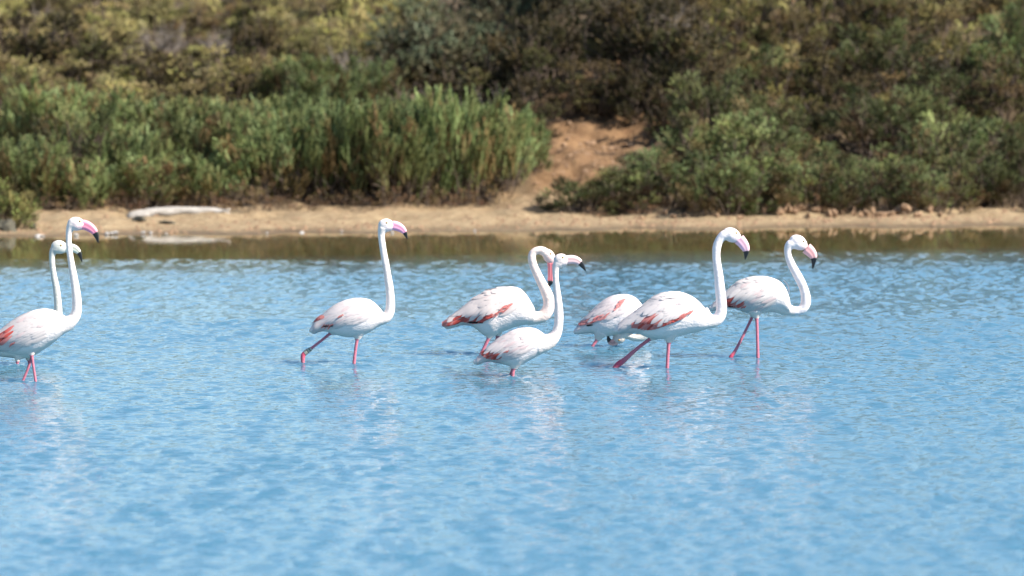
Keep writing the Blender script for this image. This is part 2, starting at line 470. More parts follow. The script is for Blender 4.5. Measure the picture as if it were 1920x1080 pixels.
# ------------------------------------------------------------------ the birds' outlines (measured on enlarged crops: origin x, y, factor)
Z1 = (0, 380, 2.84); Z2 = (540, 390, 3.273); Z3 = (810, 440, 3.6); Z4 = (1060, 410, 3.6); Z5 = (1320, 420, 4.0)
PINKBILL = (0.80, 0.27, 0.38)
BIRDS = [
 dict(key='A', ruffle=0.25, zoom=Z1, D=28.35, label='tall white flamingo at the left edge with a bright pink black-tipped bill, nearest the camera',
  torso=[(-98,742,760),(-60,715,775),(-25,693,782),(0,678,788),(50,638,802),(100,605,812),(150,582,812),(200,567,795),(250,563,765),(300,576,732),(345,602,695)],
  neck=[(300,655,62),(345,648,45),(380,628,34),(404,595,28),(410,540,25.5),(404,470,23.5),(393,400,20.5),(381,330,18),(371,265,16.5),(366,205,16),(368,155,18),(380,122,25)],
  head=(408,113,50,38,8), bill=[(432,116,28,18),(458,121,27,16),(484,136,24,14),(504,156,18,11),(515,182,12,8),(524,214,3,3)], black=0.65,
  billcol=(0.86,0.24,0.40), eye=(427,98),
  legs=[dict(fluff=[(165,770,38),(172,812,15)], pts=[(172,806,9),(183,880,7.5),(196,966,8),(205,1040,8)], side=-0.04),
        dict(fluff=[(160,770,36),(168,815,13)], pts=[(168,810,9),(145,885,7.5),(116,955,8),(90,1015,9)], side=0.05)],
  red=[(-45,715,748),(-20,690,752),(0,675,756),(20,662,756),(38,655,715)], spots=[(72,742,96,736,8)], black_f=[], drape=[(-90,700),(0,690),(60,740),(150,745),(300,690)],
  tint=(0.788,0.710,0.694), necktint=(0.806,0.711,0.666)),
 dict(key='B', ruffle=0.4, zoom=Z1, D=29.95, label='grey-necked flamingo half hidden behind the front bird at the left edge, pale grey bill',
  torso=[(-95,770,792),(-60,745,805),(-20,705,818),(50,645,826),(120,615,832),(180,603,815),(230,605,785),(270,622,758),(305,648,730)],
  neck=[(240,690,60),(280,680,42),(302,645,30),(310,590,23),(307,520,20.5),(299,450,19),(287,390,16.5),(279,330,15.5),(277,285,16),(285,255,22)],
  head=(318,237,47,38,12), bill=[(348,240,26,17),(375,240,24,15),(402,248,20,12),(420,266,14,9),(430,290,8,6),(437,316,2.5,2.5)], black=0.61,
  billcol=(0.62,0.66,0.56), eye=(327,226),
  legs=[dict(fluff=[(100,800,30),(98,845,12)], pts=[(98,835,8),(97,866,7),(96,930,7)], side=-0.05),
        dict(fluff=[(145,800,30),(147,842,12)], pts=[(147,835,8),(151,858,7),(158,925,7)], side=0.05)],
  red=[(-60,760,780),(-20,745,785)], spots=[], black_f=[(20,778,-60,788,9)], drape=[(-90,750),(300,700)],
  tint=(0.731,0.675,0.650), necktint=(0.563,0.551,0.501)),
 dict(key='C', ruffle=0.22, zoom=Z2, D=30.0, label='white flamingo striding alone in the middle with a ringed leg lifted behind it',
  torso=[(132,742,764),(165,695,770),(205,660,758),(250,620,764),(300,586,780),(350,564,792),(400,553,795),(450,551,786),(500,561,764),(540,588,738),(580,632,712)],
  neck=[(520,672,70),(565,678,46),(603,668,35),(624,635,30),(629,590,28),(627,530,26),(620,470,24.5),(609,400,23),(597,330,22),(586,270,21),(577,210,20),(573,165,22),(580,130,30)],
  head=(606,106,53,42,6), bill=[(640,106,30,19),(668,112,29,17),(695,126,24,14),(714,146,17,11),(724,168,10,8),(732,190,3,3)], black=0.65,
  billcol=(0.84,0.34,0.56), eye=(607,90),
  legs=[dict(fluff=[(432,765,42),(427,806,17)], pts=[(426,800,11),(415,870,10),(405,962,11),(398,1040,11)], side=-0.03),
        dict(fluff=[(285,755,30),(258,772,14)], pts=[(262,768,10),(205,814,9),(140,864,10),(100,893,15),(90,915,15),(91,955,12),(93,1030,10)], side=0.02)],
  red=[(150,692,702),(165,682,694),(180,674,688),(198,666,680)], spots=[(325,655,352,648,8),(282,708,215,704,9)], black_f=[(280,716,215,718,7)],
  drape=[(130,690),(205,685),(280,705),(400,690),(560,660)], tint=(0.788,0.710,0.702), necktint=(0.806,0.719,0.683), redcol=(0.66,0.15,0.12), ring=True),
 dict(key='D', ruffle=0.65, zoom=Z3, D=30.85, label='pinkish flamingo with deep red wing band and neck looped down, behind the centre pair',
  torso=[(70,600,614),(100,572,637),(150,538,628),(200,497,606),(250,452,612),(300,420,640),(350,390,680),(400,370,692),(450,358,668),(500,350,648),(550,350,628),(600,366,616),(645,415,606),(690,490,592)],
  neck=[(620,535,85),(670,560,52),(715,560,43),(755,545,42),(783,505,41),(790,450,39),(772,390,36),(742,330,32.5),(712,270,29.5),(686,210,28),(674,160,28),(684,122,27),(716,106,27),(752,112,30)],
  head=(792,150,62,40,58), bill=[(806,190,30,20),(806,225,25,17),(804,262,22,15),(802,300,21,13),(797,328,16,10),(784,354,4,4)], black=0.67,
  billcol=(0.78,0.16,0.20), eye=(800,128),
  legs=[dict(fluff=[(400,650,50),(383,700,18)], pts=[(384,695,13),(355,755,12),(322,822,12),(292,890,13)], side=-0.04),
        dict(fluff=[(445,640,46),(445,690,17)], pts=[(445,680,13),(430,750,12),(415,830,12),(405,900,12)], side=0.05)],
  red=[(78,590,608),(100,570,612),(130,552,606),(160,532,598),(190,514,582),(215,515,578),(240,520,584),(265,528,588),(290,530,590),(315,524,588),(340,520,580),(375,533,556)],
  spots=[(545,468,480,488,24),(470,505,400,535,10),(520,490,450,515,10)], black_f=[(345,584,240,580,10)], drape=[(70,560),(190,505),(260,520),(340,545),(430,520),(560,500),(660,470)],
  tint=(0.806,0.710,0.685), necktint=(0.825,0.657,0.596)),
 dict(key='E', ruffle=0.31, zoom=Z3, D=28.85, label='white flamingo in front at the centre, body low over the water, head level',
  torso=[(283,845,878),(320,815,872),(360,775,856),(400,737,855),(450,697,866),(500,666,882),(550,641,893),(600,628,882),(650,625,855),(700,633,826),(745,660,790),(785,700,755)],
  neck=[(715,735,82),(765,728,62),(810,705,46),(842,660,35),(855,600,31),(856,530,29.5),(851,450,27.5),(843,380,24),(836,310,21),(833,255,21),(838,212,27)],
  head=(874,172,55,46,4), bill=[(910,170,31,20),(945,168,30,18),(975,174,27,16),(1000,190,21,13),(1018,214,14,9),(1037,243,4,3)], black=0.61,
  billcol=(0.84,0.55,0.56), eye=(882,153),
  legs=[dict(fluff=[(562,850,60),(550,905,22)], pts=[(549,900,14),(546,935,12),(544,978,12),(541,1060,12)], side=-0.03),
        dict(fluff=[(560,860,50),(546,905,18)], pts=[(548,900,12),(533,942,11),(512,990,11),(500,1050,11)], side=0.05)],
  red=[(340,788,815),(360,782,824),(380,778,830),(400,772,832),(420,795,832),(440,814,832)], spots=[(520,772,495,780,6)], black_f=[], drape=[(283,810),(340,800),(400,790),(450,815),(560,815),(740,750)],
  tint=(0.788,0.701,0.694), necktint=(0.816,0.701,0.666)),
 dict(key='F', ruffle=0.45, zoom=Z4, D=31.7, label='feeding flamingo with its head bent down to the water, behind the large right bird',
  torso=[(58,748,780),(90,716,782),(130,676,776),(180,620,776),(230,575,796),(280,537,796),(330,516,786),(380,508,778),(430,512,770),(480,536,756),(520,582,735)],
  neck=[(470,660,85),(520,700,48),(545,745,36),(535,785,30),(500,803,27),(455,800,25),(415,785,27),(390,785,32)],
  head=(364,802,50,42,150), bill=[(345,822,27,18),(322,836,24,15),(303,830,19,12),(292,812,13,9),(288,785,4,3)], black=0.55,
  billcol=(0.76,0.36,0.34), eye=(362,818),
  legs=[dict(fluff=[(235,770,50),(214,820,16)], pts=[(215,812,12),(196,840,11),(170,878,11),(140,930,11)], side=-0.04),
        dict(fluff=[(330,760,45),(345,800,16)], pts=[(345,790,12),(343,845,11),(342,880,11),(341,950,11)], side=0.08)],
  red=[(95,704,722),(120,684,716),(145,668,712),(170,655,706),(192,650,692)], spots=[(405,545,350,598,20),(300,630,240,660,16),(260,640,215,668,14)], black_f=[(185,710,140,718,7)],
  drape=[(58,720),(130,670),(200,645),(300,640),(500,610)], tint=(0.788,0.701,0.702), necktint=(0.74,0.68,0.62), redcol=(0.78,0.26,0.25)),
 dict(key='G', ruffle=0.65, zoom=Z4, D=29.55, label='large white flamingo right of centre with red wing coverts, striding, head bowed',
  torso=[(328,748,766),(360,712,774),(400,678,768),(450,640,766),(500,602,780),(550,565,802),(600,530,810),(650,502,815),(700,492,812),(750,490,800),(800,499,788),(850,520,774),(900,556,764),(945,605,750),(990,645,730)],
  neck=[(920,670,85),(968,690,56),(1010,687,44),(1042,660,39),(1054,610,37),(1051,540,35.5),(1043,465,33.5),(1036,390,31.5),(1026,320,29.5),(1019,255,28.5),(1022,195,28),(1040,145,29),(1070,112,34)],
  head=(1125,112,68,50,26), bill=[(1172,138,40,25),(1196,165,36,22),(1213,192,31,18),(1221,218,22,13),(1219,246,13,9),(1214,276,4,4)], black=0.61,
  billcol=(0.86,0.50,0.66), eye=(1152,95),
  legs=[dict(fluff=[(705,780,60),(698,838,19)], pts=[(697,832,13),(691,920,12),(686,1022,13),(682,1110,13)], side=-0.03),
        dict(fluff=[(600,790,40),(572,816,17)], pts=[(576,812,13),(520,852,12.5),(455,905,14),(400,955,18),(360,984,21),(330,1015,16),(300,1080,13)], side=0.03)],
  red=[(455,690,726),(480,655,730),(505,638,736),(530,632,742),(555,640,742),(580,655,740),(610,680,732),(640,688,718),(680,676,702),(715,660,690),(745,652,674)],
  spots=[(860,618,785,645,18),(820,635,770,655,14),(740,650,690,690,16)], black_f=[], drape=[(328,720),(450,660),(520,635),(570,690),(640,685),(720,650),(850,620),(950,600)],
  tint=(0.816,0.745,0.737), necktint=(0.806,0.729,0.734)),
 dict(key='H', ruffle=0.5, zoom=Z5, D=30.55, label='white flamingo farthest right with an S-curved neck and two straight pink legs',
  torso=[(38,622,652),(80,588,644),(120,548,634),(170,502,628),(220,462,630),(270,427,646),(320,405,664),(370,393,674),(420,388,674),(470,392,664),(520,406,654),(570,430,655),(612,480,664),(640,550,672)],
  neck=[(540,585,88),(600,628,56),(652,650,40),(702,653,35),(744,630,37),(764,585,37.5),(757,515,36),(732,445,33.5),(693,372,31.5),(656,302,29.5),(633,245,28),(628,195,29),(646,155,36)],
  head=(710,141,75,56,32), bill=[(768,180,44,27),(795,205,41,24),(815,232,34,20),(823,262,24,14),(821,296,14,9),(815,335,4,4)], black=0.55,
  billcol=(0.88,0.42,0.44), eye=(745,128),
  legs=[dict(fluff=[(375,650,58),(366,704,17)], pts=[(365,698,12),(300,832,11),(232,962,13),(205,998,16),(190,1060,13)], side=0.04),
        dict(fluff=[(385,650,58),(393,708,18)], pts=[(393,700,13),(398,850,12),(402,1012,13),(405,1100,13)], side=-0.04)],
  red=[(168,542,602),(188,545,610),(208,556,613),(228,570,614),(255,575,614)], spots=[(310,602,280,608,10)], black_f=[(240,612,175,606,8)], drape=[(38,600),(165,520),(220,590),(300,620),(420,630),(600,560)],
  tint=(0.796,0.728,0.712), necktint=(0.797,0.729,0.743), curl=[(600,425),(628,455),(640,500),(636,545)]),
]

def b2w(bird, x, y):
    ox, oy, k = bird['zoom']
    return unproj(ox + x / k, oy + y / k, bird['D'])

def bscale(bird):
    return bird['D'] / FPX / bird['zoom'][2]

for b in BIRDS:
    for lg in b['legs']:
        P = [b2w(b, p[0], p[1]) for p in lg['pts']]
        for (x0, z0), (x1, z1) in zip(P[:-1], P[1:]):
            if z0 > 0 >= z1:
                f = z0 / (z0 - z1)
                LEG_SPOTS.append((x0 + (x1 - x0) * f, b['D'] + lg['side']))

def make_water():
    rs = np.random.RandomState(5)
    xs = axis(-6.9, 6.9, 0.031, -700, 700, 18)
    y_core = np.concatenate([np.arange(16.5, 35.0, 0.0245), np.arange(35.0, 47.5, 0.042)])
    y_far = np.arange(47.55, 54.5, 0.12)
    y_near = 16.5 - np.geomspace(0.06, 70, 26)[::-1]
    ys = np.concatenate([y_near, y_core, y_far])
    waves = []
    N = 72
    for i in range(N):
        lam = math.exp(rs.uniform(math.log(0.075), math.log(0.17)))
        k = 2 * math.pi / lam
        a = math.pi / 2 + 0.10 + rs.normal(0, 0.75)
        slope = 0.118
        waves.append((k * math.cos(a), k * math.sin(a), rs.uniform(0, 6.28), slope / k * math.sqrt(2.0 / N)))
    gust = Noise2(31, 0.10, 3)
    calm = Noise2(32, 0.22, 3)
    def zf(X, Y):
        Z = np.zeros_like(X)
        for kx, ky, p, a in waves:
            Z += a * np.sin(kx * X + ky * Y + p)
        d = shore_y(X) - Y                              # metres from the far shore
        amp = smoothstep(4.6, 8.8, d + 0.95 * calm(X * 0.6, Y * 2.2))
        amp = 0.07 + 0.93 * amp
        amp = amp * (1.0 + 0.16 * gust(X, Y))
        amp = amp * (1 - smoothstep(6.9, 8.4, np.abs(X))) * smoothstep(15.2, 16.6, Y)
        sg = Z.std() + 1e-9
        Z = (Z + 0.10 * (Z * Z / sg - sg)) * amp            # peaked crests, flat troughs
        for (lx, ly) in LEG_SPOTS:
            r2 = np.hypot(X - lx, Y - ly)
            Z += np.where(r2 < 1.2, 0.008 * np.sin(2 * math.pi * r2 / 0.12) * np.exp(-r2 / 0.22), 0)
        return Z
    return grid_mesh('water', xs, ys, zf)

water = link('water', make_water(), M_WATER)
tag(water, 'rippled blue lagoon water with a calm strip along the far shore', kind='structure')

# ------------------------------------------------------------------ shrubs
def rand_unit(rs, n):
    v = rs.normal(size=(n, 3))
    return v / np.linalg.norm(v, axis=1)[:, None]

def norm(v):
    return v / (np.linalg.norm(v, axis=-1, keepdims=True) + 1e-9)

def leaf_quads(P, Dv, L, W, rs, N):
    """kite-shaped leaves at P pointing along Dv, their faces turned towards N"""
    n = len(P)
    side = norm(np.cross(Dv, norm(N + 0.42 * rand_unit(rs, n))))
    L = L[:, None]; W = W[:, None]
    V = np.stack([P, P + Dv * L * 0.45 + side * W * 0.5, P + Dv * L, P + Dv * L * 0.45 - side * W * 0.5], 1).reshape(-1, 3)
    F = np.arange(n * 4).reshape(n, 4)
    return V, F

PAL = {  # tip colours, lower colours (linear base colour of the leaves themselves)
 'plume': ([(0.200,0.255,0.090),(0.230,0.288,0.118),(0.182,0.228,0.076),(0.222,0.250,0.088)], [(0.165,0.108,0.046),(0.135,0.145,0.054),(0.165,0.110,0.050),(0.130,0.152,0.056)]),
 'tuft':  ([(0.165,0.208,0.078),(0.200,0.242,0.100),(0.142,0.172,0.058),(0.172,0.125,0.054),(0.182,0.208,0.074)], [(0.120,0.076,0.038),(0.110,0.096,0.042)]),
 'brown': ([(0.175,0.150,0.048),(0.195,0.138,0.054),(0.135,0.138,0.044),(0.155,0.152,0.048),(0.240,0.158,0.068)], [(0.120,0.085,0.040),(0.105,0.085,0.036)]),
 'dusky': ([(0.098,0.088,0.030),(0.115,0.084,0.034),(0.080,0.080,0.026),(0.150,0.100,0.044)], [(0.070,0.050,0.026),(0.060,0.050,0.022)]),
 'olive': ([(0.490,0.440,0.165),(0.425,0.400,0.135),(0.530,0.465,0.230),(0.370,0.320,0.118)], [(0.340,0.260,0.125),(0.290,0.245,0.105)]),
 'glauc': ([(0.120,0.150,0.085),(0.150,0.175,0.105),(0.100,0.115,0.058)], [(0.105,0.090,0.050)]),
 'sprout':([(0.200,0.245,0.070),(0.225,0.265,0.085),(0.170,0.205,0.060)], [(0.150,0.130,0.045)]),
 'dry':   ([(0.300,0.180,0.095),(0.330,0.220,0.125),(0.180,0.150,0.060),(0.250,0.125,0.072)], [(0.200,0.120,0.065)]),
}
STY = {  # clusters, sprigs per cluster, sprig length, up bias, leaves per sprig, leaf length, leaf width
 'plume': (74, 20, (0.11, 0.24), 0.80, 20, 0.056, 0.0105),
 'tuft':  (46, 23, (0.08, 0.18), 0.55, 22, 0.038, 0.0115),
 'brown': (36, 24, (0.05, 0.10), 0.30, 24, 0.030, 0.0170),
 'dusky': (36, 24, (0.05, 0.10), 0.30, 24, 0.030, 0.0170),
 'olive': (36, 24, (0.05, 0.11), 0.35, 24, 0.032, 0.0170),
 'glauc': (50, 12, (0.14, 0.28), 0.55, 26, 0.050, 0.0160),
 'sprout':(44, 12, (0.14, 0.26), 0.65, 30, 0.046, 0.0140),
 'dry':   (18, 8,  (0.10, 0.24), 0.65, 18, 0.040, 0.0110),
}

def tube_pts(p0, p1, bend, r0, r1, segs=3):
    t = np.linspace(0, 1, segs + 1)[:, None]
    path = p0 * (1 - t) + p1 * t + bend * (np.sin(t * math.pi))
    V, F = [], []
    d = norm(p1 - p0)
    s = norm(np.cross(d, np.array([0.31, 0.72, 0.17])))
    b = np.cross(d, s)
    for i in range(segs + 1):
        r = r0 + (r1 - r0) * i / segs
        for k in range(4):
            a = k * math.pi / 2
            V.append(path[i] + r * (math.cos(a) * s + math.sin(a) * b))
    for i in range(segs):
        for k in range(4):
            F.append((i * 4 + k, i * 4 + (k + 1) % 4, i * 4 + 4 + (k + 1) % 4, i * 4 + 4 + k))
    return V, F

def shrub_meshes(style, seed):
    """unit shrub: about 1 m wide, 1 m high"""
    rs = np.random.RandomState(seed)
    ncl, nsp, (l0, l1), up, nlf, ll, lw = STY[style]
    tips, lows = PAL[style]
    tips = np.array(tips); lows = np.array(lows)
    # cluster heads spread over an uneven dome
    az = rs.uniform(0, 2 * math.pi, ncl)
    if style == 'plume':
        rr = np.sqrt(rs.uniform(0, 1, ncl)) * 0.46
        top = (1 - 0.62 * (rr / 0.5) ** 2) * rs.uniform(0.72, 1.05, ncl)
        hz = top * rs.uniform(0.04, 0.45, ncl)
        hz[: ncl // 2] = top[: ncl // 2] * rs.uniform(0.38, 0.52, ncl // 2)
        heads = np.stack([rr * np.cos(az), rr * np.sin(az), hz], 1)
        outward = norm(np.stack([np.cos(az), np.sin(az), 0.2 + 0 * az], 1))
    else:
        ce = rs.uniform(0.0, 1.0, ncl) ** 1.15
        rad = rs.uniform(0.50, 1.05, ncl)
        lobes = 1 + 0.16 * np.sin(az * 3 + rs.uniform(0, 6)) + 0.10 * np.sin(az * 5 + rs.uniform(0, 6))
        sr = np.sqrt(1 - ce ** 2)
        heads = np.stack([0.46 * rad * lobes * sr * np.cos(az), 0.46 * rad * lobes * sr * np.sin(az), 0.05 + 0.80 * rad * ce], 1)
        outward = norm(np.stack([sr * np.cos(az), sr * np.sin(az), ce], 1))
    axes = norm(outward * (1 - up) + np.array([[0, 0, 1.0]]) * up + rs.normal(0, 0.16, (ncl, 3)))
    plen = rs.uniform(0.20, 0.46, ncl) if style == 'plume' else rs.uniform(0.12, 0.24, ncl)
    csz = rs.uniform(0.06, 0.13, ncl)
    cval = np.exp(rs.normal(-0.04, 0.15 if style == 'plume' else 0.30, ncl))
    low = heads[:, 2] < 0.30                              # dead brown shoots sit mostly low on the plant
    brownish = rs.rand(ncl) < (np.where(low, 0.50, 0.06) if style in ('plume', 'tuft') else 0.3)
    VV, FF, CC = [], [], []
    nv = 0
    spindle = style in ('plume', 'tuft', 'sprout', 'dry')
    for c in range(ncl):
        base_col = tips[rs.randint(len(tips))] if not brownish[c] else lows[rs.randint(len(lows))] * 1.25
        lo_col = lows[rs.randint(len(lows))]
        spread = 0.085 if style == 'plume' else 0.075
        for s in range(nsp):
            if style in ('plume', 'tuft', 'sprout', 'dry'):      # a spindle of shoots round the axis of the branch
                h = rs.uniform(0, 1)
                axd = axes[c]
                rad_ = rs.normal(0, 1, 3) * (0.042 if style == 'plume' else 0.05) * (1 - 0.75 * h)
                p0 = heads[c] + axd * (h * plen[c]) + rad_
                d = norm(axd * (0.9 if style == 'plume' else 0.7) + norm(rad_) * (0.22 if style == 'plume' else 0.38) + rs.normal(0, 0.13, 3))
                L = rs.uniform(l0, l1) * (1.0 - 0.35 * h)
            else:                                            # a rounded clump
                rad_ = rand_unit(rs, 1)[0] * csz[c] * rs.uniform(0.3, 1.0) * np.array([1.15, 1.15, 0.75])
                p0 = heads[c] + rad_
                d = norm(outward[c] * (1 - up) * 0.5 + np.array([0, 0, 1.0]) * up + norm(rad_) * 0.8 + rs.normal(0, 0.25, 3))
                L = rs.uniform(l0, l1)
            p0[2] = max(p0[2], 0.02)
            t = rs.uniform(0, 1, nlf) ** 0.8
            curve = norm(rs.normal(size=3)) * 0.10 * L
            P = p0 + d * (t * L)[:, None] + curve * (t ** 2)[:, None]
            ld = norm(d + rand_unit(rs, nlf) * (0.42 if style == 'plume' else 0.6 if style == 'tuft' else 0.8))
            sz = rs.uniform(0.7, 1.25, nlf) * (1.05 - 0.35 * t)
            if spindle:
                rel = P - heads[c]
                nrm = rel - axes[c] * (rel @ axes[c])[:, None]
                nrm = norm(nrm) * 0.8 + 0.25 * axes[c] + 0.6 * outward[c]
            else:
                nrm = norm(P - heads[c]) * 0.8 + 0.75 * outward[c]
            V, F = leaf_quads(P, ld, ll * sz, lw * sz, rs, norm(nrm))
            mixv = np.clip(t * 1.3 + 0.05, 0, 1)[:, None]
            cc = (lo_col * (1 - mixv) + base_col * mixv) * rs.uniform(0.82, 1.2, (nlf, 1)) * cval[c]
            VV.append(V); FF.append(F + nv); CC.append(np.repeat(cc, 4, 0)); nv += len(V)
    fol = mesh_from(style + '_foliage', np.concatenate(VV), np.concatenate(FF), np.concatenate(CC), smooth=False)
    BV, BF = [], []
    for c in range(ncl):
        p0 = np.array([heads[c][0] * 0.45 + rs.normal(0, 0.05), heads[c][1] * 0.45 + rs.normal(0, 0.05), -0.12])
        bend = rs.normal(0, 0.05, 3)
        V, F = tube_pts(p0, heads[c], bend, 0.011, 0.004)
        n0 = len(BV)
        BV += list(V); BF += [tuple(i + n0 for i in f) for f in F]
        for j in range(2):
            e = heads[c] + norm(outward[c] * 0.5 + rs.normal(0, 0.5, 3) + np.array([0, 0, 0.4])) * 0.2
            V, F = tube_pts(heads[c] * 0.85 + p0 * 0.15, e, rs.normal(0, 0.02, 3), 0.006, 0.002, 2)
            n0 = len(BV)
            BV += list(V); BF += [tuple(i + n0 for i in f) for f in F]
    br = mesh_from(style + '_branches', np.array(BV), np.array(BF), smooth=True)
    return fol, br

def dead_mesh(seed):
    rs = np.random.RandomState(seed)
    V, F = [], []
    def grow(p, d, L, r, depth):
        e = p + d * L
        v, f = tube_pts(p, e, rs.normal(0, 0.05 * L, 3), r, r * 0.6, 2)
        n0 = len(V)
        V.extend(v); F.extend([tuple(i + n0 for i in q) for q in f])
        if depth == 0: return
        for k in range(rs.randint(3, 5)):
            q = p + d * L * rs.uniform(0.35, 1.0)
            grow(q, norm(d + rs.normal(0, 0.55, 3) + np.array([0, 0, 0.1])), L * rs.uniform(0.55, 0.8), r * 0.58, depth - 1)
    for k in range(9):
        a = rs.uniform(0, 6.28)
        grow(np.array([0, 0, -0.1]), norm(np.array([math.cos(a) * 0.8, math.sin(a) * 0.8, rs.uniform(0.5, 1.4)])), rs.uniform(0.3, 0.45), 0.017, 3)
    return mesh_from('dead_branches', np.array(V), np.array(F))

LIB = {}
for st, nvar in (('plume', 6), ('tuft', 5), ('brown', 4), ('dusky', 2), ('olive', 3), ('glauc', 2), ('sprout', 1), ('dry', 3)):
    LIB[st] = [shrub_meshes(st, 1000 + 37 * i + 7 * len(st) + ord(st[0])) for i in range(nvar)]
DEAD = [dead_mesh(500 + i) for i in range(3)]

prng = random.Random(77)
NAMES = dict(plume='plume_shrub', tuft='tufted_shrub', brown='brown_shrub', dusky='dusky_bush', olive='olive_shrub', glauc='dark_bush', sprout='green_shrub', dry='dry_tussock', dead='dead_shrub')

def place(style, px, u, H, W, label, group, cat='shrub', rot=None):
    """a shrub whose root stands u metres behind the shoreline, in the direction of column px"""
    y = 51.0 + u
    for _ in range(4):
        x = (px - 960.0) / FPX * y
        y = float(shore_y(np.array([x]))[0]) + u
    z = tz(x, y)
    root = bpy.data.objects.new(NAMES[style], None)
    COL.objects.link(root)
    root.empty_display_size = 0.2
    root.location = (x, y, z - 0.02)
    root.rotation_euler = (0, 0, prng.uniform(0, 6.28) if rot is None else rot)
    root.scale = (W, W * prng.uniform(0.9, 1.1), H)
    tag(root, label, cat, group)
    if style == 'dead':
        link('branches', prng.choice(DEAD), M_DEAD, root)
    else:
        f, b = prng.choice(LIB[style])
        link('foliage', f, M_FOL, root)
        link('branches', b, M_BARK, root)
    return root

ORD = ['first','second','third','fourth','fifth','sixth','seventh','eighth','ninth','tenth','eleventh','twelfth','thirteenth','fourteenth','fifteenth','sixteenth','seventeenth','eighteenth','nineteenth','twentieth']
def frange(a, b, s, jit=0.22):
    out = []
    v = a
    while v <= b:
        out.append(v + prng.uniform(-jit, jit) * s)
        v += s
    return out

# --- left bank
g = 'front row of plume shrubs on the left bank'
for i, px in enumerate(frange(-20, 440, 84)):
    place('plume', px, 4.5 + prng.uniform(-0.3, 0.4), prng.uniform(0.85, 1.2), prng.uniform(1.15, 1.35),
          f'low feathery green shrub in the front row, {ORD[i]} from the left edge', g)
g = 'tall plume shrubs left of the path'
for i, px in enumerate(frange(470, 962, 62, 0.15)):
    H = float(np.interp(px, [470, 600, 700, 780, 880, 930, 970], [1.2, 1.55, 1.7, 1.78, 1.9, 1.6, 1.15]))
    place('plume', px, 4.7 + prng.uniform(-0.25, 0.3) - 0.0005 * (px - 470), H, 1.25 if px < 930 else 1.05,
          f'tall upright green plume shrub, {ORD[i]} from the driftwood towards the dirt path', g)
place('plume', 968, 5.9, 1.0, 0.9, 'green plume shrub leaning over the left side of the dirt path', g)
place('plume', 962, 7.2, 1.1, 1.0, 'green plume shrub on the left of the dirt path, higher up', g)
g = 'shrubs behind the tall plume shrubs'
for px in frange(480, 930, 92):
    place('plume', px, 6.5 + prng.uniform(-0.3, 0.5), float(np.interp(px, [480, 900], [1.25, 1.6])), 1.3,
          'plume shrub right behind the tall plume shrubs', g)
for row, (u, H, styles, lab) in enumerate([
    (7.0, 1.1, ['plume', 'plume', 'plume', 'tuft'], 'green shrub in the second row, left bank'),
    (10.0, 1.1, ['plume', 'plume', 'plume', 'brown'], 'shrub in the third row, left bank'),
    (13.2, 1.0, ['brown', 'plume', 'plume', 'olive'], 'shrub in the fourth row, left bank'),
    (16.2, 1.0, ['olive', 'plume', 'olive', 'brown'], 'shrub halfway up the left slope')]):
    for px in frange(-50 + 40 * (row % 2), 430 if row == 0 else 720, 100 if row == 0 else 112):
        st = prng.choice(styles)
        place(st, px, u + prng.uniform(-0.7, 0.7), H * prng.uniform(0.7, 1.4), prng.uniform(1.15, 1.6), dict(plume='feathery ', tuft='tufted ', brown='brownish ', olive='olive ')[st] + lab, f'shrubs of row {ORD[row + 1]} on the left slope')
for row, (u, H, styles, lab) in enumerate([
    (19.5, 1.0, ['olive', 'olive', 'olive', 'dead', 'brown', 'olive'], 'on the upper left slope'),
    (22.5, 1.1, ['olive', 'olive', 'olive', 'olive', 'brown'], 'in the middle of the upper left slope'),
    (26, 1.15, ['olive', 'olive', 'olive', 'dead', 'olive'], 'high on the upper left slope'),
    (32, 1.2, ['olive', 'olive', 'olive', 'dead', 'brown'], 'near the top of the left hillside'),
    (37, 1.3, ['olive', 'olive', 'brown'], 'below the left hilltop'),
    (43, 1.4, ['olive', 'olive', 'dead'], 'on the left hilltop, farthest back')]):
    names = dict(olive='yellowish olive shrub ', brown='dark brownish shrub ', dead='leafless grey shrub ')
    for px in frange(-60 + 45 * (row % 2), 800, 104 - 5 * row):
        st = prng.choice(styles)
        place(st, px, u + prng.uniform(-1.5, 1.5), H * prng.uniform(0.7, 1.5) * (0.75 if st == 'dead' else 1), prng.uniform(1.0, 1.7) * (0.75 if st == 'dead' else 1), names[st] + lab, f'scrub {lab}')
for i, (px, u, H, W) in enumerate([(40, 21.5, 1.5, 2.0), (105, 20.8, 1.6, 2.1), (165, 21.5, 1.5, 1.9), (300, 18.6, 1.3, 1.9), (355, 18.2, 1.25, 1.8), (455, 17.5, 1.1, 1.5), (590, 18.0, 1.1, 1.5)]):
    place('dusky', px, u, H, W, f'broad dark brown bush standing out on the upper left slope, {ORD[i]} from the left edge', 'broad dark bushes on the upper left slope')
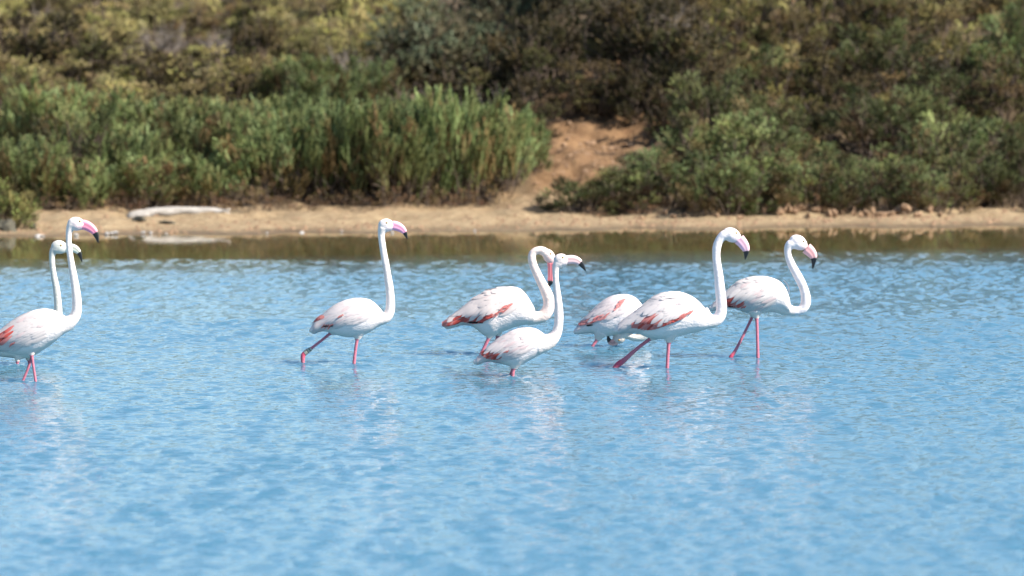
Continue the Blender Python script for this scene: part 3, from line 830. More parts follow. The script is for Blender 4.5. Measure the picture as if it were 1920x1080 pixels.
# --- middle: dark brown bushes above the path
g = 'dark bushes above the dirt path'
for i, (px, u, H, W) in enumerate([(735, 11.5, 1.15, 1.5), (800, 12.0, 1.45, 1.6), (870, 12.2, 1.75, 1.7), (940, 12.0, 1.7, 1.6), (1000, 11.6, 1.45, 1.5),
                                   (985, 9.6, 1.15, 1.2), (1035, 13.2, 1.35, 1.6), (1100, 14.0, 1.2, 1.6)]):
    place('dusky', px, u, H * 1.06, W, f'dark brown-green bush behind the tall plume shrubs, {ORD[i]} towards the path', g)
for i, (px, u, H, W) in enumerate([(1165, 11.4, 1.7, 1.5), (1225, 10.6, 1.75, 1.6), (1290, 10.2, 1.7, 1.6), (1200, 13.2, 1.7, 1.6), (1345, 9.0, 1.3, 1.4), (1282, 8.8, 1.1, 1.2), (1075, 10.3, 0.95, 1.1), (1130, 10.0, 1.0, 1.1), (1195, 9.6, 1.1, 1.2)]):
    place('dusky', px, u, H, W, f'tall dark brown bush overhanging the right of the path, {ORD[i]} of its clump', 'overhanging bushes right of the path')
for i, px in enumerate(frange(800, 1180, 75)):
    place('glauc', px, 22 + prng.uniform(-1, 2), 1.9, 1.9, f'dark blue-green bush at the top centre, {ORD[i]} from the left', 'blue-green bushes at the top centre')
# --- right bank
g = 'front row of tufted shrubs on the right shore'
for i, px in enumerate(frange(1092, 1960, 82)):
    place('tuft', px, 2.5 + prng.uniform(-0.3, 0.35), prng.uniform(0.72, 0.92) * (0.72, 0.84, 1.0, 1.1, 1)[min(i, 4)], prng.uniform(1.05, 1.25),
          f'rounded grey-green tufted shrub at the water, {ORD[i]} from the path along the right shore', g)
for row, (a, u, H, styles, lab) in enumerate([
    (1310, 4.3, 0.95, ['tuft'], 'shrub in the second row, right bank'),
    (1270, 6.2, 1.0, ['tuft', 'tuft', 'brown'], 'shrub in the third row, right bank'),
    (1340, 8.4, 1.05, ['brown', 'brown', 'tuft'], 'shrub in the fourth row, right bank')]):
    for px in frange(a + 45 * (row % 2), 1965, 108):
        st = prng.choice(styles)
        place(st, px, u + prng.uniform(-0.5, 0.5), H * prng.uniform(0.75, 1.35), prng.uniform(1.2, 1.6), ('brown ' if st == 'brown' else 'tufted green ') + lab, f'shrubs of row {ORD[row + 1]} on the right bank')
for row, (a, u, H, styles, lab) in enumerate([
    (1330, 10.8, 1.05, ['brown', 'brown', 'tuft'], 'midway up the right slope'),
    (1330, 12.6, 1.1, ['brown', 'brown', 'olive', 'dead'], 'on the upper right slope'),
    (1260, 14.5, 1.2, ['brown', 'olive', 'brown', 'dead'], 'high on the upper right slope'),
    (1240, 16.6, 1.2, ['brown', 'olive', 'brown'], 'below the top of the right slope'),
    (1180, 19, 1.3, ['brown', 'olive', 'brown', 'dead'], 'along the top of the right slope'),
    (1150, 23, 1.4, ['brown', 'olive', 'olive'], 'behind the top of the right slope'),
    (1150, 28, 1.4, ['brown', 'olive', 'brown'], 'on the right hill behind the slope')]):
    names = dict(olive='olive green shrub ', brown='rusty brown shrub ', dead='leafless grey shrub ', tuft='tufted green shrub ')
    for px in frange(a + 45 * (row % 2), 1970, 110):
        st = prng.choice(styles)
        place(st, px, u + prng.uniform(-0.9, 0.9), H * prng.uniform(0.7, 1.5), prng.uniform(1.2, 1.8), names[st] + lab, f'scrub {lab}')
place('dead', 1760, 12.6, 1.35, 1.3, 'large leafless grey shrub with forked branches at the upper right', None)
place('dead', 1280, 11.6, 1.9, 1.2, 'leafless grey branches among the brown bushes at the top right of centre', None)
place('dead', 930, 11.0, 1.5, 1.3, 'grey leafless twigs in front of the dark bush left of the path', None)
# --- low growth on the sand
place('sprout', 14, 1.2, 0.62, 0.78, 'bright green low shrub at the left edge beside the water', None)
place('sprout', -28, 1.4, 0.72, 0.9, 'bright green shrub cut off by the left edge', None)
g = 'dry tussocks at the foot of the left shrubs'
for i, px in enumerate([70, 130, 185, 250, 305, 360, 405, 450, 490, 525, 570, 610, 655, 705, 750, 795, 835, 870, 905]):
    place('dry', px, 3.6 + prng.uniform(-0.2, 0.35), prng.uniform(0.22, 0.42), prng.uniform(0.45, 0.7), f'small dry reddish tussock, {ORD[i]} from the left at the foot of the shrubs', g, 'tussock')
g = 'dry tussocks along the right shore'
for i, px in enumerate([1120, 1205, 1320, 1425, 1470, 1530, 1560, 1600, 1650, 1690, 1745]):
    place('dry', px, 1.95 + prng.uniform(-0.2, 0.25), prng.uniform(0.16, 0.3), prng.uniform(0.3, 0.5), f'small dry tan tussock, {ORD[i]} from the path along the right shore', g, 'tussock')

# ------------------------------------------------------------------ driftwood and stones
def at_shore(px, u):
    y = 51.0 + u
    for _ in range(4):
        x = (px - 960.0) / FPX * y
        y = float(shore_y(np.array([x]))[0]) + u
    return x, y, tz(x, y)

def make_log():
    x0, y0, z0 = at_shore(238, 2.9)
    x1, y1, z1 = at_shore(432, 3.2)
    rs = np.random.RandomState(3)
    n = 26
    t = np.linspace(0, 1, n)
    r = np.interp(t, [0, 0.04, 0.12, 0.3, 0.6, 0.85, 0.93, 1], [0.034, 0.054, 0.063, 0.072, 0.066, 0.055, 0.038, 0.012])
    path = np.stack([(x1 - x0) * t, (y1 - y0) * t + 0.03 * np.sin(t * 5), r * 0.75 + (z1 - z0) * t + 0.02 * np.sin(t * math.pi)], 1)
    V, F = sweep(path, r, r * 0.92, (0, 1, 0), 18)
    V = np.array(V)
    V += 0.010 * np.sin(V[:, 1:2] * 60 + V[:, 2:3] * 45) * np.array([[0.1, 0.6, 0.6]]) + rs.normal(0, 0.0025, V.shape)
    o = bpy.data.objects.new('driftwood_log', None); COL.objects.link(o)
    o.location = (x0, y0, z0)
    tag(o, 'bleached white driftwood log lying on the sand at the left', 'driftwood')
    link('trunk', mesh_from('trunk', V, F), M_LOG, o)
    p = np.stack([np.linspace(0.30, 0.02, 6), np.linspace(-0.06, -0.14, 6), np.linspace(0.06, 0.025, 6)], 1)
    V, F = sweep(p, np.linspace(0.035, 0.018, 6), np.linspace(0.035, 0.018, 6), (0, 1, 0), 10)
    link('branch_stub', mesh_from('branch_stub', np.array(V), F), M_LOG, o)
    p = np.stack([np.linspace(1.18, 1.40, 6), np.linspace(0.0, -0.05, 6), np.linspace(0.07, 0.13, 6) ], 1)
    V, F = sweep(p, np.linspace(0.03, 0.012, 6), np.linspace(0.03, 0.012, 6), (0, 1, 0), 10)
    link('branch_stub', mesh_from('branch_stub', np.array(V), F), M_LOG, o)
make_log()

def stone_mesh(seed):
    rs = np.random.RandomState(seed)
    import bmesh
    bm = bmesh.new()
    bmesh.ops.create_icosphere(bm, subdivisions=2, radius=0.5)
    ph = rs.uniform(0, 6.28, 6)
    for v in bm.verts:
        c = v.co
        k = 1 + 0.26 * math.sin(7 * c.x + ph[0]) + 0.24 * math.sin(8 * c.y + ph[1]) + 0.22 * math.sin(7.5 * c.z + ph[2]) + rs.normal(0, 0.09)
        v.co = c * k
    me = bpy.data.meshes.new('stone')
    bm.to_mesh(me); bm.free()
    me.polygons.foreach_set('use_smooth', np.zeros(len(me.polygons), dtype=bool))
    return me
ST = {m: [stone_mesh(60 + i + 10 * k) for i in range(4)] for k, m in enumerate(('clod', 'dark', 'white'))}
SM = dict(clod=M_CLOD, dark=M_DARKSTONE, white=M_WHITESTONE)

def stone(kind, name, px, u, w, h, label, group):
    x, y, z = at_shore(px, u)
    me = prng.choice(ST[kind])
    o = link(name, me, SM[kind])
    o.location = (x, y, z + h * 0.28)
    o.scale = (w, w * prng.uniform(0.7, 1.0), h)
    o.rotation_euler = (prng.uniform(-.2, .2), prng.uniform(-.2, .2), prng.uniform(0, 6.28))
    tag(o, label, 'stone', group)

clods = [(1432,.10,.10),(1462,.12,.14),(1478,.16,.17),(1490,.11,.13),(1503,.13,.12),(1516,.09,.08),(1531,.10,.10),(1556,.10,.13),(1566,.11,.12),(1578,.09,.10),
         (1602,.08,.15),(1614,.10,.09),(1626,.12,.11),(1637,.08,.18),(1652,.12,.10),(1668,.13,.08),(1686,.16,.13),(1700,.15,.15),(1722,.12,.09),(1742,.14,.10),(1763,.10,.07),
         (1247,.10,.09),(1262,.08,.07),(1283,.09,.08),(1345,.09,.06),(1388,.08,.07),(1205,.07,.05),(1160,.06,.05)]
for i, (px, w, h) in enumerate(sorted(clods)):
    side = 'between the path and the bowed flamingo' if px < 1400 else 'along the right shore'
    idx = i if px < 1400 else i - sum(1 for c in clods if c[0] < 1400)
    w_ = ORD[idx] if idx < 20 else 'twenty-first'
    stone('clod', 'clod', px, 1.55 + prng.uniform(-0.15, 0.45), w * 1.05, h * 1.05, f'tan earth clod {side}, {w_} from the left', 'earth clods under the right shrubs')
for i, (px, u, w, h) in enumerate([(1040, 5.2, .14, .09), (1068, 6.4, .11, .07), (1092, 7.4, .16, .10), (1120, 8.2, .12, .08), (1148, 7.6, .13, .08), (1180, 8.6, .15, .10), (1058, 8.4, .10, .07), (1105, 9.0, .18, .11)]):
    stone('clod', 'clod', px, u, w, h, f'lump of brown earth on the dirt path, {ORD[i]} up the slope', 'earth lumps on the path')
stone('dark', 'stone', 262, 1.9, 0.17, 0.11, 'dark mossy stone on the sand just below the driftwood', None)
stone('dark', 'stone', 316, 1.8, 0.20, 0.05, 'flat dark weed-covered stone below the middle of the driftwood', None)
stone('dark', 'stone', 8, 0.7, 0.26, 0.20, 'dark lump of earth under the green shrub at the left edge', None)
stone('dark', 'stone', 60, 1.3, 0.12, 0.08, 'small dark stone near the water by the left edge', None)
for i, (px, u, w) in enumerate([(70,.12,.06),(80,.10,.05),(141,.12,.08),(199,.15,.07),(208,.13,.06),(217,.16,.07),(268,.15,.06),(282,.12,.06),(311,.12,.03),(566,.10,.05),(735,.1,.05),(890,.1,.035),(640,.2,.03),(500,.15,.03)]):
    stone('white', 'pebble', px, u, w * 1.15, w * 0.5, f'small white pebble at the waterline, {ORD[i]} from the left', 'white pebbles along the left waterline')

def make_gravel():
    rs = np.random.RandomState(8)
    n = 2600
    px = rs.uniform(-60, 1980, n); u = 0.3 + rs.exponential(1.6, n); 
    pth = rs.rand(n) < 0.25
    px = np.where(pth, rs.uniform(1000, 1230, n), px); u = np.where(pth, rs.uniform(2.5, 10.5, n), u)
    y = 51 + u
    for _ in range(3):
        x = (px - 960) / FPX * y; y = shore_y(x) + u
    z = terrain(x, y)
    s = np.clip(rs.lognormal(-4.0, 0.6, n), 0.006, 0.06)
    base = np.array([(1,0,0),(-.5,.8,0),(-.5,-.8,0),(0.1,0,.9)])
    ang = rs.uniform(0, 6.28, n)
    ca, sa = np.cos(ang), np.sin(ang)
    bx = base[None, :, 0] * ca[:, None] - base[None, :, 1] * sa[:, None]
    by = base[None, :, 0] * sa[:, None] + base[None, :, 1] * ca[:, None]
    V = np.stack([x[:, None] + bx * s[:, None], y[:, None] + by * s[:, None], z[:, None] - 0.003 + base[None, :, 2] * s[:, None]], -1).reshape(-1, 3)
    q = np.arange(n)[:, None, None] * 4 + np.array([(0,1,3),(1,2,3),(2,0,3)])[None]
    return mesh_from('gravel', V, q.reshape(-1, 3), smooth=False)
tag(link('gravel', make_gravel(), M_CLOD), 'loose earth crumbs and gravel scattered over the sandy shore', 'gravel', kind='stuff')

# ------------------------------------------------------------------ flamingos
def remeshed(V, F, voxel):
    me = mesh_from('tmp', np.array(V), F)
    o = bpy.data.objects.new('tmp', me)
    COL.objects.link(o)
    md = o.modifiers.new('r', 'REMESH')
    md.mode = 'VOXEL'; md.voxel_size = voxel; md.use_smooth_shade = True
    dg = bpy.context.evaluated_depsgraph_get()
    dg.update()
    out = bpy.data.meshes.new_from_object(o.evaluated_get(dg))
    bpy.data.objects.remove(o, do_unlink=True)
    bpy.data.meshes.remove(me)
    return out

def laplacian(me, weight, it):
    n = len(me.vertices)
    co = np.empty(n * 3, np.float32); me.vertices.foreach_get('co', co); co = co.reshape(-1, 3).astype(float)
    e = np.empty(len(me.edges) * 2, np.int32); me.edges.foreach_get('vertices', e); e = e.reshape(-1, 2)
    deg = np.bincount(e.ravel(), minlength=n)[:, None]
    for k in range(it):
        s = np.zeros_like(co)
        for ax in range(3):
            s[:, ax] = np.bincount(e[:, 0], co[e[:, 1], ax], n) + np.bincount(e[:, 1], co[e[:, 0], ax], n)
        avg = s / np.maximum(deg, 1)
        f = 0.5 if k % 2 == 0 else -0.30
        co = co + (avg - co) * f * weight[:, None]
    me.vertices.foreach_set('co', co.astype(np.float32).ravel())
    me.update()
    return co

def seg_dist(P, A, B):
    d = B - A
    t = np.clip(((P - A) @ d) / (d @ d + 1e-12), 0, 1)
    return np.linalg.norm(P - (A + t[:, None] * d), axis=1)

def build_bird(b):
    sc = bscale(b)
    base_x = np.mean([b2w(b, lg['pts'][0][0], 0)[0] for lg in b['legs']])
    origin = np.array([base_x, b['D'], 0.0])
    def w(x, y, side=0.0):
        X, Z = b2w(b, x, y)
        return np.array([X, b['D'] + side, Z]) - origin
    root = bpy.data.objects.new('flamingo', None)
    COL.objects.link(root)
    root.location = origin
    root.empty_display_size = 0.3
    tag(root, b['label'], 'flamingo', 'flamingos wading in the lagoon')
    V, F = [], []
    def add(v, f):
        n0 = len(V)
        V.extend(list(v)); F.extend([tuple(i + n0 for i in q) for q in f])
    # --- torso
    T = catmull(b['torso'], 44)
    hmax = (T[:, 2] - T[:, 1]).max() / 2
    half = (T[:, 2] - T[:, 1]) / 2
    wid = 0.80 * hmax * np.power(np.clip(half / hmax, 0.02, 1), 0.72)
    mid = (T[:, 1] + T[:, 2]) / 2
    ring = 28
    TV = []
    for i in range(len(T)):
        c = w(T[i, 0], mid[i])
        for k in range(ring):
            a = 2 * math.pi * k / ring
            ca, sa = math.cos(a), math.sin(a)
            narrow = 1.0 - 0.16 * max(0.0, sa)          # a narrower back
            TV.append(c + np.array([0, wid[i] * sc * ca * narrow, half[i] * sc * sa]))
    TF = []
    n = len(T)
    for i in range(n - 1):
        for k in range(ring):
            k2 = (k + 1) % ring
            TF.append((i * ring + k, (i + 1) * ring + k, (i + 1) * ring + k2, i * ring + k2))
    TV.append(w(T[0, 0] - 4, mid[0])); TV.append(w(T[-1, 0] + 10, mid[-1]))
    for k in range(ring):
        k2 = (k + 1) % ring
        TF.append((n * ring, k, k2)); TF.append((n * ring + 1, (n - 1) * ring + k2, (n - 1) * ring + k))
    add(TV, TF)
    # --- neck
    hx, hy, hl, hh, hang = b['head']
    _ca, _sa = math.cos(R(hang)), math.sin(R(hang))
    NP = [list(p) for p in b['neck']]
    NP[-1][2] = max(NP[-1][2], 0.5 * hh)
    NP += [[(NP[-1][0] + hx) / 2, (NP[-1][1] + hy) / 2, 0.74 * hh], [hx, hy, 0.80 * hh], [hx + _ca * hl * 0.45, hy + _sa * hl * 0.45, 0.66 * hh]]
    N = catmull(NP, 66)
    path = np.array([w(p[0], p[1]) for p in N])
    kr = np.random.RandomState(ord(b['key']) + 90)
    tn = np.linspace(0, 1, 66)
    wob = sum(kr.uniform(0.4, 1.0) * np.sin(tn * f_ + kr.uniform(0, 6.28)) for f_ in (17, 29, 43))
    rr = N[:, 2] * sc * (1 + 0.028 * wob * np.clip((tn - 0.2) * 5, 0, 1) * np.clip((0.85 - tn) * 6, 0, 1))
    rside = rr * np.interp(np.linspace(0, 1, 66), [0, 0.8, 1], [0.96, 0.96, 0.72])
    v, f = sweep(path, rside, rr, (0, 1, 0), 18)
    add(v, f)
    # --- head
    hc = w(hx, hy)
    ca, sa = math.cos(R(hang)), math.sin(R(hang))
    ax = np.array([ca, 0, -sa]); up = np.array([sa, 0, ca])
    hv, hf = [], []
    nu, nvv = 14, 18
    for i in range(1, nu):
        th = math.pi * i / nu
        for k in range(nvv):
            ph = 2 * math.pi * k / nvv
            l = math.cos(th); s = math.sin(th)
            tp = 1 - 0.18 * max(0, l)                   # tapers towards the bill
            hv.append(hc + ax * l * hl * sc + up * s * math.sin(ph) * hh * sc * tp + np.array([0, 1, 0]) * s * math.cos(ph) * hh * 0.74 * sc * tp)
    hv.append(hc + ax * hl * sc); hv.append(hc - ax * hl * sc)
    m = len(hv)
    for i in range(nu - 2):
        for k in range(nvv):
            k2 = (k + 1) % nvv
            hf.append((i * nvv + k, i * nvv + k2, (i + 1) * nvv + k2, (i + 1) * nvv + k))
    for k in range(nvv):
        k2 = (k + 1) % nvv
        hf.append((m - 2, k2, k)); hf.append((m - 1, (nu - 2) * nvv + k, (nu - 2) * nvv + k2))
    add(hv, hf)
    # --- legs
    leg_segs = []
    for lg in b['legs']:
        s = lg['side']
        fl = np.array([w(p[0], p[1], s * 0.9) for p in lg['fluff']])
        fr = np.array([p[2] for p in lg['fluff']]) * sc
        t = np.linspace(0, 1, 10)[:, None]
        fp = fl[0] * (1 - t) + fl[1] * t
        v, f = sweep(fp, (fr[0] * (1 - t) ** 1.2 + fr[1] * (1 - (1 - t) ** 1.2))[:, 0] * 0.8, (fr[0] * (1 - t) ** 1.2 + fr[1] * (1 - (1 - t) ** 1.2))[:, 0], (0, 1, 0), 14)
        add(v, f)
        LP = catmull([(p[0], p[1], p[2]) for p in lg['pts']], 30)
        lp = np.array([w(p[0], p[1], s) for p in LP])
        lr = LP[:, 2] * sc * 0.98
        v, f = sweep(lp, lr, lr, (0, 1, 0), 12)
        add(v, f)
        leg_segs.append((lp, lr, fl[1]))
    me = remeshed(V, F, 0.0055)
    co = np.empty(len(me.vertices) * 3, np.float32); me.vertices.foreach_get('co', co); co = co.reshape(-1, 3).astype(float)
    isleg = np.zeros(len(co), bool)
    for lp, lr, fend in leg_segs:
        dmin = np.full(len(co), 9.0)
        for i in range(len(lp) - 1):
            dmin = np.minimum(dmin, seg_dist(co, lp[i], lp[i + 1]) - lr[i])
        along = lp[min(8, len(lp) - 1)] - lp[0]; along = along / np.linalg.norm(along)
        isleg |= (dmin < 0.006) & ((co - fend) @ along > -0.004)
    wgt = np.where(isleg, 0.25, 1.0)
    co = laplacian(me, wgt, 14)
    # --- colours of skin and plumage
    rs = np.random.RandomState(ord(b['key']))
    C = np.tile(np.array(b['tint'], float), (len(co), 1))
    dn = np.full(len(co), 9.0)
    for i in range(12, len(path) - 1):
        dn = np.minimum(dn, seg_dist(co, path[i], path[i + 1]) - rr[i])
    hd = np.linalg.norm(co - hc, axis=1)
    kn = np.clip(1 - dn / 0.05, 0, 1)[:, None]
    C = C * (1 - kn) + np.array(b['necktint']) * kn
    nz = Noise2(ord(b['key']) + 400, 9.0, 3)
    st = np.clip(0.5 + 0.45 * nz(co[:, 0] + co[:, 1], co[:, 2]), 0, 1)[:, None]
    C = C * (1 - 0.16 * st) + np.array((0.80, 0.62, 0.54)) * 0.16 * st           # uneven pink and dun staining
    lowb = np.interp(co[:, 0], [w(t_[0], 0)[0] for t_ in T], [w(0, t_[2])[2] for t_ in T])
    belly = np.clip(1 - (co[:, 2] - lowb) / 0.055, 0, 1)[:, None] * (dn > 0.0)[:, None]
    C = C * (1 - 0.35 * belly) + np.array((0.62, 0.53, 0.42)) * 0.35 * belly      # warm underside shade put into the colour, with some brownish staining
    bill0 = w(*b['bill'][0][:2])
    kb = np.clip(1 - np.linalg.norm(co - bill0, axis=1) / (hl * sc * 1.15), 0, 1)[:, None] * 0.75
    C = C * (1 - kb) + (np.array(b['billcol']) * 0.62 + 0.27) * kb
    legc = np.array((0.52, 0.165, 0.22))
    for lp, lr, fend in leg_segs:
        pass
    C[isleg] = legc * (0.92 + 0.16 * rs.rand(int(isleg.sum()), 1))
    for lg, (lp, lr, fend) in zip(b['legs'], leg_segs):   # redder ankle joint
        thick = max(p[2] for p in lg['pts'])
        if thick > 13.5 and len(lg['pts']) > 4:
            j = max(range(len(lg['pts'])), key=lambda q: lg['pts'][q][2])
            jp = w(lg['pts'][j][0], lg['pts'][j][1], lg['side'])
            kk = np.clip(1.3 - np.linalg.norm(co - jp, axis=1) / 0.05, 0, 1)[:, None] * isleg[:, None]
            C = C * (1 - kk) + np.array((0.58, 0.08, 0.14)) * kk
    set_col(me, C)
    me.polygons.foreach_set('use_smooth', np.ones(len(me.polygons), dtype=bool))
    me.name = 'body'
    me.materials.clear()
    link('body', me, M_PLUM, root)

    # --- bill: upper and lower mandible in one hooked shape, black beyond 'black'
    B = catmull([(p[0], p[1], p[2] * m_, p[3]) for p, m_ in zip(b['bill'], (0.98, 0.99, 1.0, 1.0, 1, 1, 1))], 26)
    bp = np.array([w(p[0], p[1]) for p in B])
    tt = np.linspace(0, 1, len(B))
    nb = 24
    bcol = np.array(b['billcol']) * 0.84 + np.array((0.72, 0.52, 0.50)) * 0.16
    def bill_part(i0, i1, name, parent, colr, mat):
        seg = slice(i0, i1)
        v, f = sweep(bp[seg], B[seg, 3] * sc, B[seg, 2] * sc, (0, 1, 0), nb)
        v = np.array(v)
        cc = np.tile(np.array(colr, float), (len(v), 1))
        for i in range(i1 - i0):
            for k in range(nb):
                a = 2 * math.pi * k / nb
                idx = i * nb + k
                # groove of the mouth line on either side, paler ridge on top
                s = math.sin(a)
                if abs(s - 0.12) < 0.17:
                    v[idx] += (bp[i0 + i] - v[idx]) * 0.14
                    cc[idx] *= 0.62
                if s > 0.5 and colr[0] > 0.2:
                    cc[idx] = cc[idx] * 0.75 + np.array((0.86, 0.62, 0.55)) * 0.25
        me2 = mesh_from(name, v, f, cc)
        return link(name, me2, mat, parent)
    cut = int(round(b['black'] * (len(B) - 1)))
    bo = bill_part(0, cut + 1, 'bill', root, bcol, M_HORN)
    tip = bill_part(cut, len(B), 'bill_tip', bo, (0.012, 0.012, 0.014), M_HORN)
    tip['label'] = 'black hooked tip of the bill'
    # --- eyes
    ex, ey = b['eye']
    ec = w(ex, ey)
    rel = ec - hc
    l = (rel @ ax) / (hl * sc); q = (rel @ up) / (hh * sc)
    lat = hh * 0.74 * sc * math.sqrt(max(0.15, 1 - l * l - q * q)) * 0.93
    er = 0.0085
    for s in (-1, 1):
        ev, ef = [], []
        for i in range(9):
            th = math.pi * i / 8
            for k in range(12):
                ph = 2 * math.pi * k / 12
                ev.append((er * math.sin(th) * math.cos(ph), s * er * 0.6 * math.cos(th), er * math.sin(th) * math.sin(ph)))
        for i in range(8):
            for k in range(12):
                k2 = (k + 1) % 12
                ef.append((i * 12 + k, i * 12 + k2, (i + 1) * 12 + k2, (i + 1) * 12 + k))
        cc = np.tile(np.array((0.72, 0.42, 0.12)), (len(ev), 1))
        cc[:24] = (0.02, 0.015, 0.01)
        eo = link('eye', mesh_from('eye', np.array(ev), ef, cc), M_HORN, root)
        eo.location = ec + np.array([0, s * lat, 0])

    # --- wings: overlapping feathers laid on the flank
    tx = T[:, 0]
    def flank(x, y, off, s):
        xc = np.clip(x, tx[0] + 2, tx[-1])
        hf_ = np.interp(xc, tx, half); md = np.interp(xc, tx, mid); wd = np.interp(xc, tx, wid)
        q = np.clip((md - y) / hf_, -0.985, 0.985)
        cq = math.sqrt(1 - q * q)
        narrow = 1.0 - 0.16 * max(0.0, q)
        P = w(x, md - q * hf_)
        lateral = wd * sc * cq * narrow
        nrm = np.array([0, s * cq / max(wd, 1), q / max(hf_, 1)])
        nrm /= np.linalg.norm(nrm)
        return P + np.array([0, s * lateral, 0]) + nrm * off
    def feather(x0, y0, x1, y1, width, off0, off1, s, VV, FF, CC, c0, c1=None, tipround=0.75):
        nk = 8
        dx, dy = x1 - x0, y1 - y0
        L = math.hypot(dx, dy) + 1e-6
        nx_, ny_ = -dy / L, dx / L
        n0 = len(VV)
        c1 = c0 if c1 is None else c1
        for k in range(nk):
            t = k / (nk - 1)
            prof = (0.55 + 0.45 * min(1, t / 0.35)) * math.sqrt(max(0.0, 1 - max(0, (t - tipround) / (1 - tipround)) ** 2)) if t > tipround else 0.55 + 0.45 * min(1, t / 0.35)
            prof = max(prof, 0.06)
            for j in (-1, -0.5, 0, 0.5, 1):
                off = off0 + (off1 - off0) * t + 0.0022 * (1 - j * j)
                VV.append(flank(x0 + dx * t + nx_ * width * prof * j, y0 + dy * t + ny_ * width * prof * j, off, s))
                f_ = t
                CC.append(np.array(c0) * (1 - f_) + np.array(c1) * f_)
        for k in range(nk - 1):
            for j in range(4):
                i = n0 + k * 5 + j
                FF.append((i, i + 1, i + 6, i + 5) if s > 0 else (i, i + 5, i + 6, i + 1))
    k = b['zoom'][2]
    body_len = T[-1, 0] - T[0, 0]
    DX = np.array([p[0] for p in b['drape']]); DY = np.array([p[1] for p in b['drape']])
    redc = np.array(b.get('redcol', (0.66, 0.115, 0.095)))
    for s in (-1, 1):
        rs = np.random.RandomState(ord(b['key']) * 7 + s)
        VV, FF, CC = [], [], []
        rows = 7
        white = np.array(b['tint']) * 1.02
        x_hi = T[0, 0] + 0.80 * body_len
        ruf = b.get('ruffle', 0.5)
        cols = 13
        for ci in range(cols):                           # from the tail forward: front feathers lie over the next ones
            fx = ci / (cols - 1)
            x = T[0, 0] + (0.22 + 0.60 * fx) * body_len
            tp = np.interp(x, tx, T[:, 1]); dr = np.interp(x, DX, DY)
            for ri in range(rows):
                fy = (ri + 0.5 * (ci % 2) + 0.25) / rows
                xx = x + rs.uniform(-0.03, 0.03) * body_len
                y = tp + (dr - tp) * min(1.0, fy) + rs.uniform(-3, 3)
                if fy > 1.02 or (fx > 0.8 and rs.rand() < 0.4): continue
                L = body_len * (0.34 - 0.16 * fx) * rs.uniform(0.8, 1.2)
                ang = R(180 - (30 - 4 * fx) + rs.uniform(-6, 6))
                x1 = max(xx + L * math.cos(ang), T[0, 0] + 0.04 * body_len)
                y1 = y + L * math.sin(ang)
                tone = white * rs.uniform(0.98, 1.03)
                if rs.rand() < 0.12: tone = tone * np.array((1.0, 0.90, 0.91))
                wdt = body_len * 0.026 * rs.uniform(0.9, 1.25) * (1.1 - 0.2 * fx)
                feather(xx, y, x1, y1, wdt, 0.0005, 0.002 + (0.002 + 0.006 * rs.rand()) * ruf, s, VV, FF, CC, np.clip(tone, 0, 0.9), None, 0.55)
        if ruf > 0.45:
            for q in range(16):
                xx = T[0, 0] + rs.uniform(0.42, 0.80) * body_len
                y = np.interp(xx, tx, T[:, 1]) + rs.uniform(2, 0.10 * hmax * 2)
                L = body_len * rs.uniform(0.10, 0.19)
                an = R(180 - rs.uniform(6, 24))
                feather(xx, y, xx + L * math.cos(an), y + L * math.sin(an), body_len * 0.015, 0.002, rs.uniform(0.010, 0.024) * ruf, s, VV, FF, CC, np.clip(white * rs.uniform(0.97, 1.03), 0, 0.9), None, 0.4)
        # long scapulars whose tips hang over the red coverts
        if len(b['red']) > 1 and ruf > 0.3:
            rx = np.array([r[0] for r in b['red']]); ru_ = np.array([r[1] for r in b['red']]); rl_ = np.array([r[2] for r in b['red']])
            nf = max(5, int((rx[-1] - rx[0]) / (0.05 * body_len)))
            for i in range(nf):
                x = rx[0] + (rx[-1] - rx[0]) * (i + rs.uniform(0.2, 0.8)) / nf
                a_, c_ = np.interp(x, rx, ru_), np.interp(x, rx, rl_)
                ye = a_ + (c_ - a_) * rs.choice([0.15, 0.35, 0.55, 0.75])
                L = body_len * rs.uniform(0.16, 0.26)
                feather(x + L * 0.80, ye - L * 0.62, x, ye, body_len * 0.022 * rs.uniform(0.8, 1.2), 0.004, 0.0165, s, VV, FF, CC, np.clip(white * rs.uniform(0.97, 1.03), 0, 0.9), None, 0.5)
        wing = link('wing', mesh_from('wing', np.array(VV), FF, np.array(CC)), M_FEATHER, root)
        # red coverts
        VV, FF, CC = [], [], []
        rb = b['red']
        if len(rb) > 1:
            xr = np.array([r[0] for r in rb]); yu = np.array([r[1] for r in rb]); yl = np.array([r[2] for r in rb])
            nfe = max(6, int((xr[-1] - xr[0]) / (0.028 * body_len)))
            for i in range(nfe):
                x = xr[0] + (xr[-1] - xr[0]) * i / (nfe - 1)
                a, c = np.interp(x, xr, yu), np.interp(x, xr, yl)
                Lx = 0.05 * body_len + 0.35 * (c - a)
                tone = redc * rs.uniform(0.7, 1.2)
                if rs.rand() < 0.45: tone = tone * 0.5 + np.array((0.78, 0.40, 0.38)) * 0.5
                pale = tone * 0.55 + np.array((0.85, 0.42, 0.40)) * 0.45
                for part in range(2):
                    yy0 = a + (c - a) * (0.0 if part == 0 else 0.45)
                    yy1 = a + (c - a) * (0.62 if part == 0 else 1.0)
                    feather(x + Lx, yy0 - 3, x - 0.02 * body_len, yy1, 0.015 * body_len, 0.003, 0.0125, s, VV, FF, CC, pale if rs.rand() < 0.3 else tone, tone)
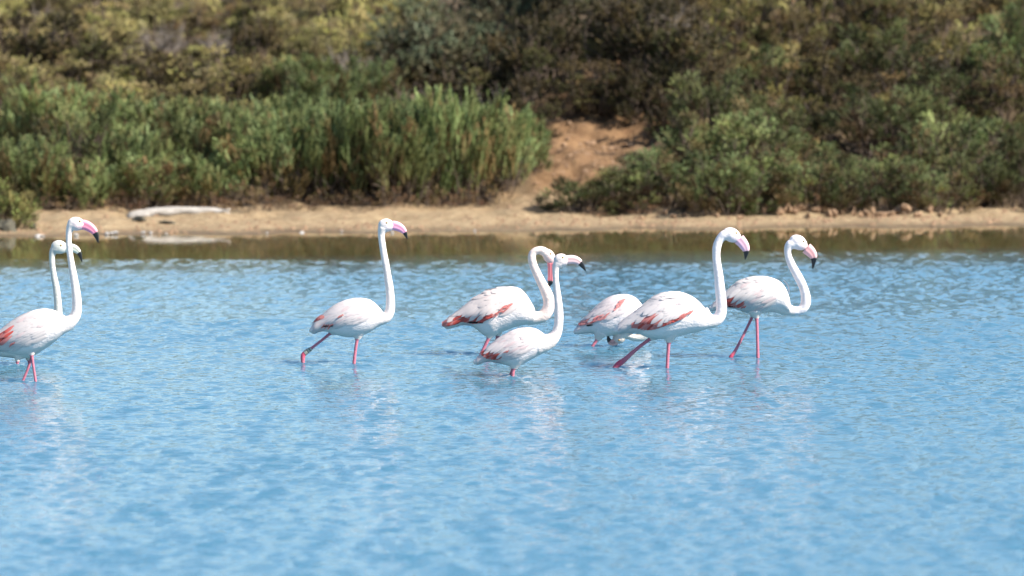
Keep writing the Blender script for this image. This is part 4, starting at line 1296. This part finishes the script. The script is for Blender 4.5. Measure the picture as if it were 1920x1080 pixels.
        for (x0, y0, x1, y1, wd_) in b['spots']:
            tone = redc * 0.6 + np.array((0.85, 0.40, 0.38)) * 0.4
            for q in range(5):
                t0 = q / 5.0
                cx_, cy_ = x0 + (x1 - x0) * t0, y0 + (y1 - y0) * t0 + rs.uniform(-0.5, 0.5) * wd_
                ln = math.hypot(x1 - x0, y1 - y0) * rs.uniform(0.35, 0.6) + 8
                an = R(180 - rs.uniform(15, 50))
                feather(cx_, cy_, cx_ + ln * math.cos(an), cy_ + ln * math.sin(an), wd_ * rs.uniform(0.14, 0.26) + 1.5, 0.010, 0.0135, s, VV, FF, CC, tone * rs.uniform(0.8, 1.1) * 0.7 + np.array(b['tint']) * 0.3 * rs.rand(), tone)
        if VV:
            ro = link('red_coverts', mesh_from('red_coverts', np.array(VV), FF, np.array(CC)), M_FEATHER, wing)
            ro['label'] = 'red and pink covert feathers of the folded wing'
        VV, FF, CC = [], [], []
        for (x0, y0, x1, y1, wd_) in b['black_f']:
            feather(x0, y0, x1, y1, wd_ * 0.6, 0.010, 0.013, s, VV, FF, CC, (0.02, 0.016, 0.016))
        if VV:
            fo = link('flight_feathers', mesh_from('flight_feathers', np.array(VV), FF, np.array(CC)), M_FEATHER, wing)
            fo['label'] = 'dark flight feathers showing under the wing'
    # --- loose curled feather
    if 'curl' in b:
        P = catmull(b['curl'], 14)
        cp = np.array([w(p[0], p[1], 0.03) for p in P])
        rr2 = np.interp(np.linspace(0, 1, 14), [0, 0.5, 1], [3, 5, 2]) * sc
        v, f = sweep(cp, rr2 * 2.2, rr2, (0, 1, 0), 10)
        link('loose_feather', mesh_from('loose_feather', np.array(v), f, np.tile(np.array((0.86, 0.83, 0.83)), (len(v), 1))), M_FEATHER, root)
    # --- leg ring
    if b.get('ring'):
        lg = b['legs'][1]
        p0 = w(142, 863, lg['side']); p1 = w(102, 892, lg['side'])
        t = np.linspace(0, 1, 16)[:, None]
        cp = p0 * (1 - t) + p1 * t
        r0 = np.linspace(12.5, 15.5, 16) * sc
        v, f = sweep(cp, r0, r0, (0, 1, 0), 18)
        cc = np.tile(np.array((0.42, 0.42, 0.36)), (len(v), 1))
        for i in range(16):
            if i in (3, 4, 8, 9, 12): cc[i * 18:(i + 1) * 18] = (0.05, 0.05, 0.045)
        ro = link('leg_ring', mesh_from('leg_ring', np.array(v), f, cc), M_HORN, root)
        ro['label'] = 'grey banded ring above the ankle'

for b in BIRDS:
    build_bird(b)

# ------------------------------------------------------------------ labels that name one shrub each
same = {}
for o in COL.objects:
    if o.parent is None and o.get('category') in ('shrub', 'tussock'):
        same.setdefault(o['label'], []).append(o)
for lab, L in same.items():
    if len(L) > 1:
        L.sort(key=lambda q: q.location.x / q.location.y)
        for i, o in enumerate(L):
            o['label'] = f'{lab}, {ORD[i]} from the left'
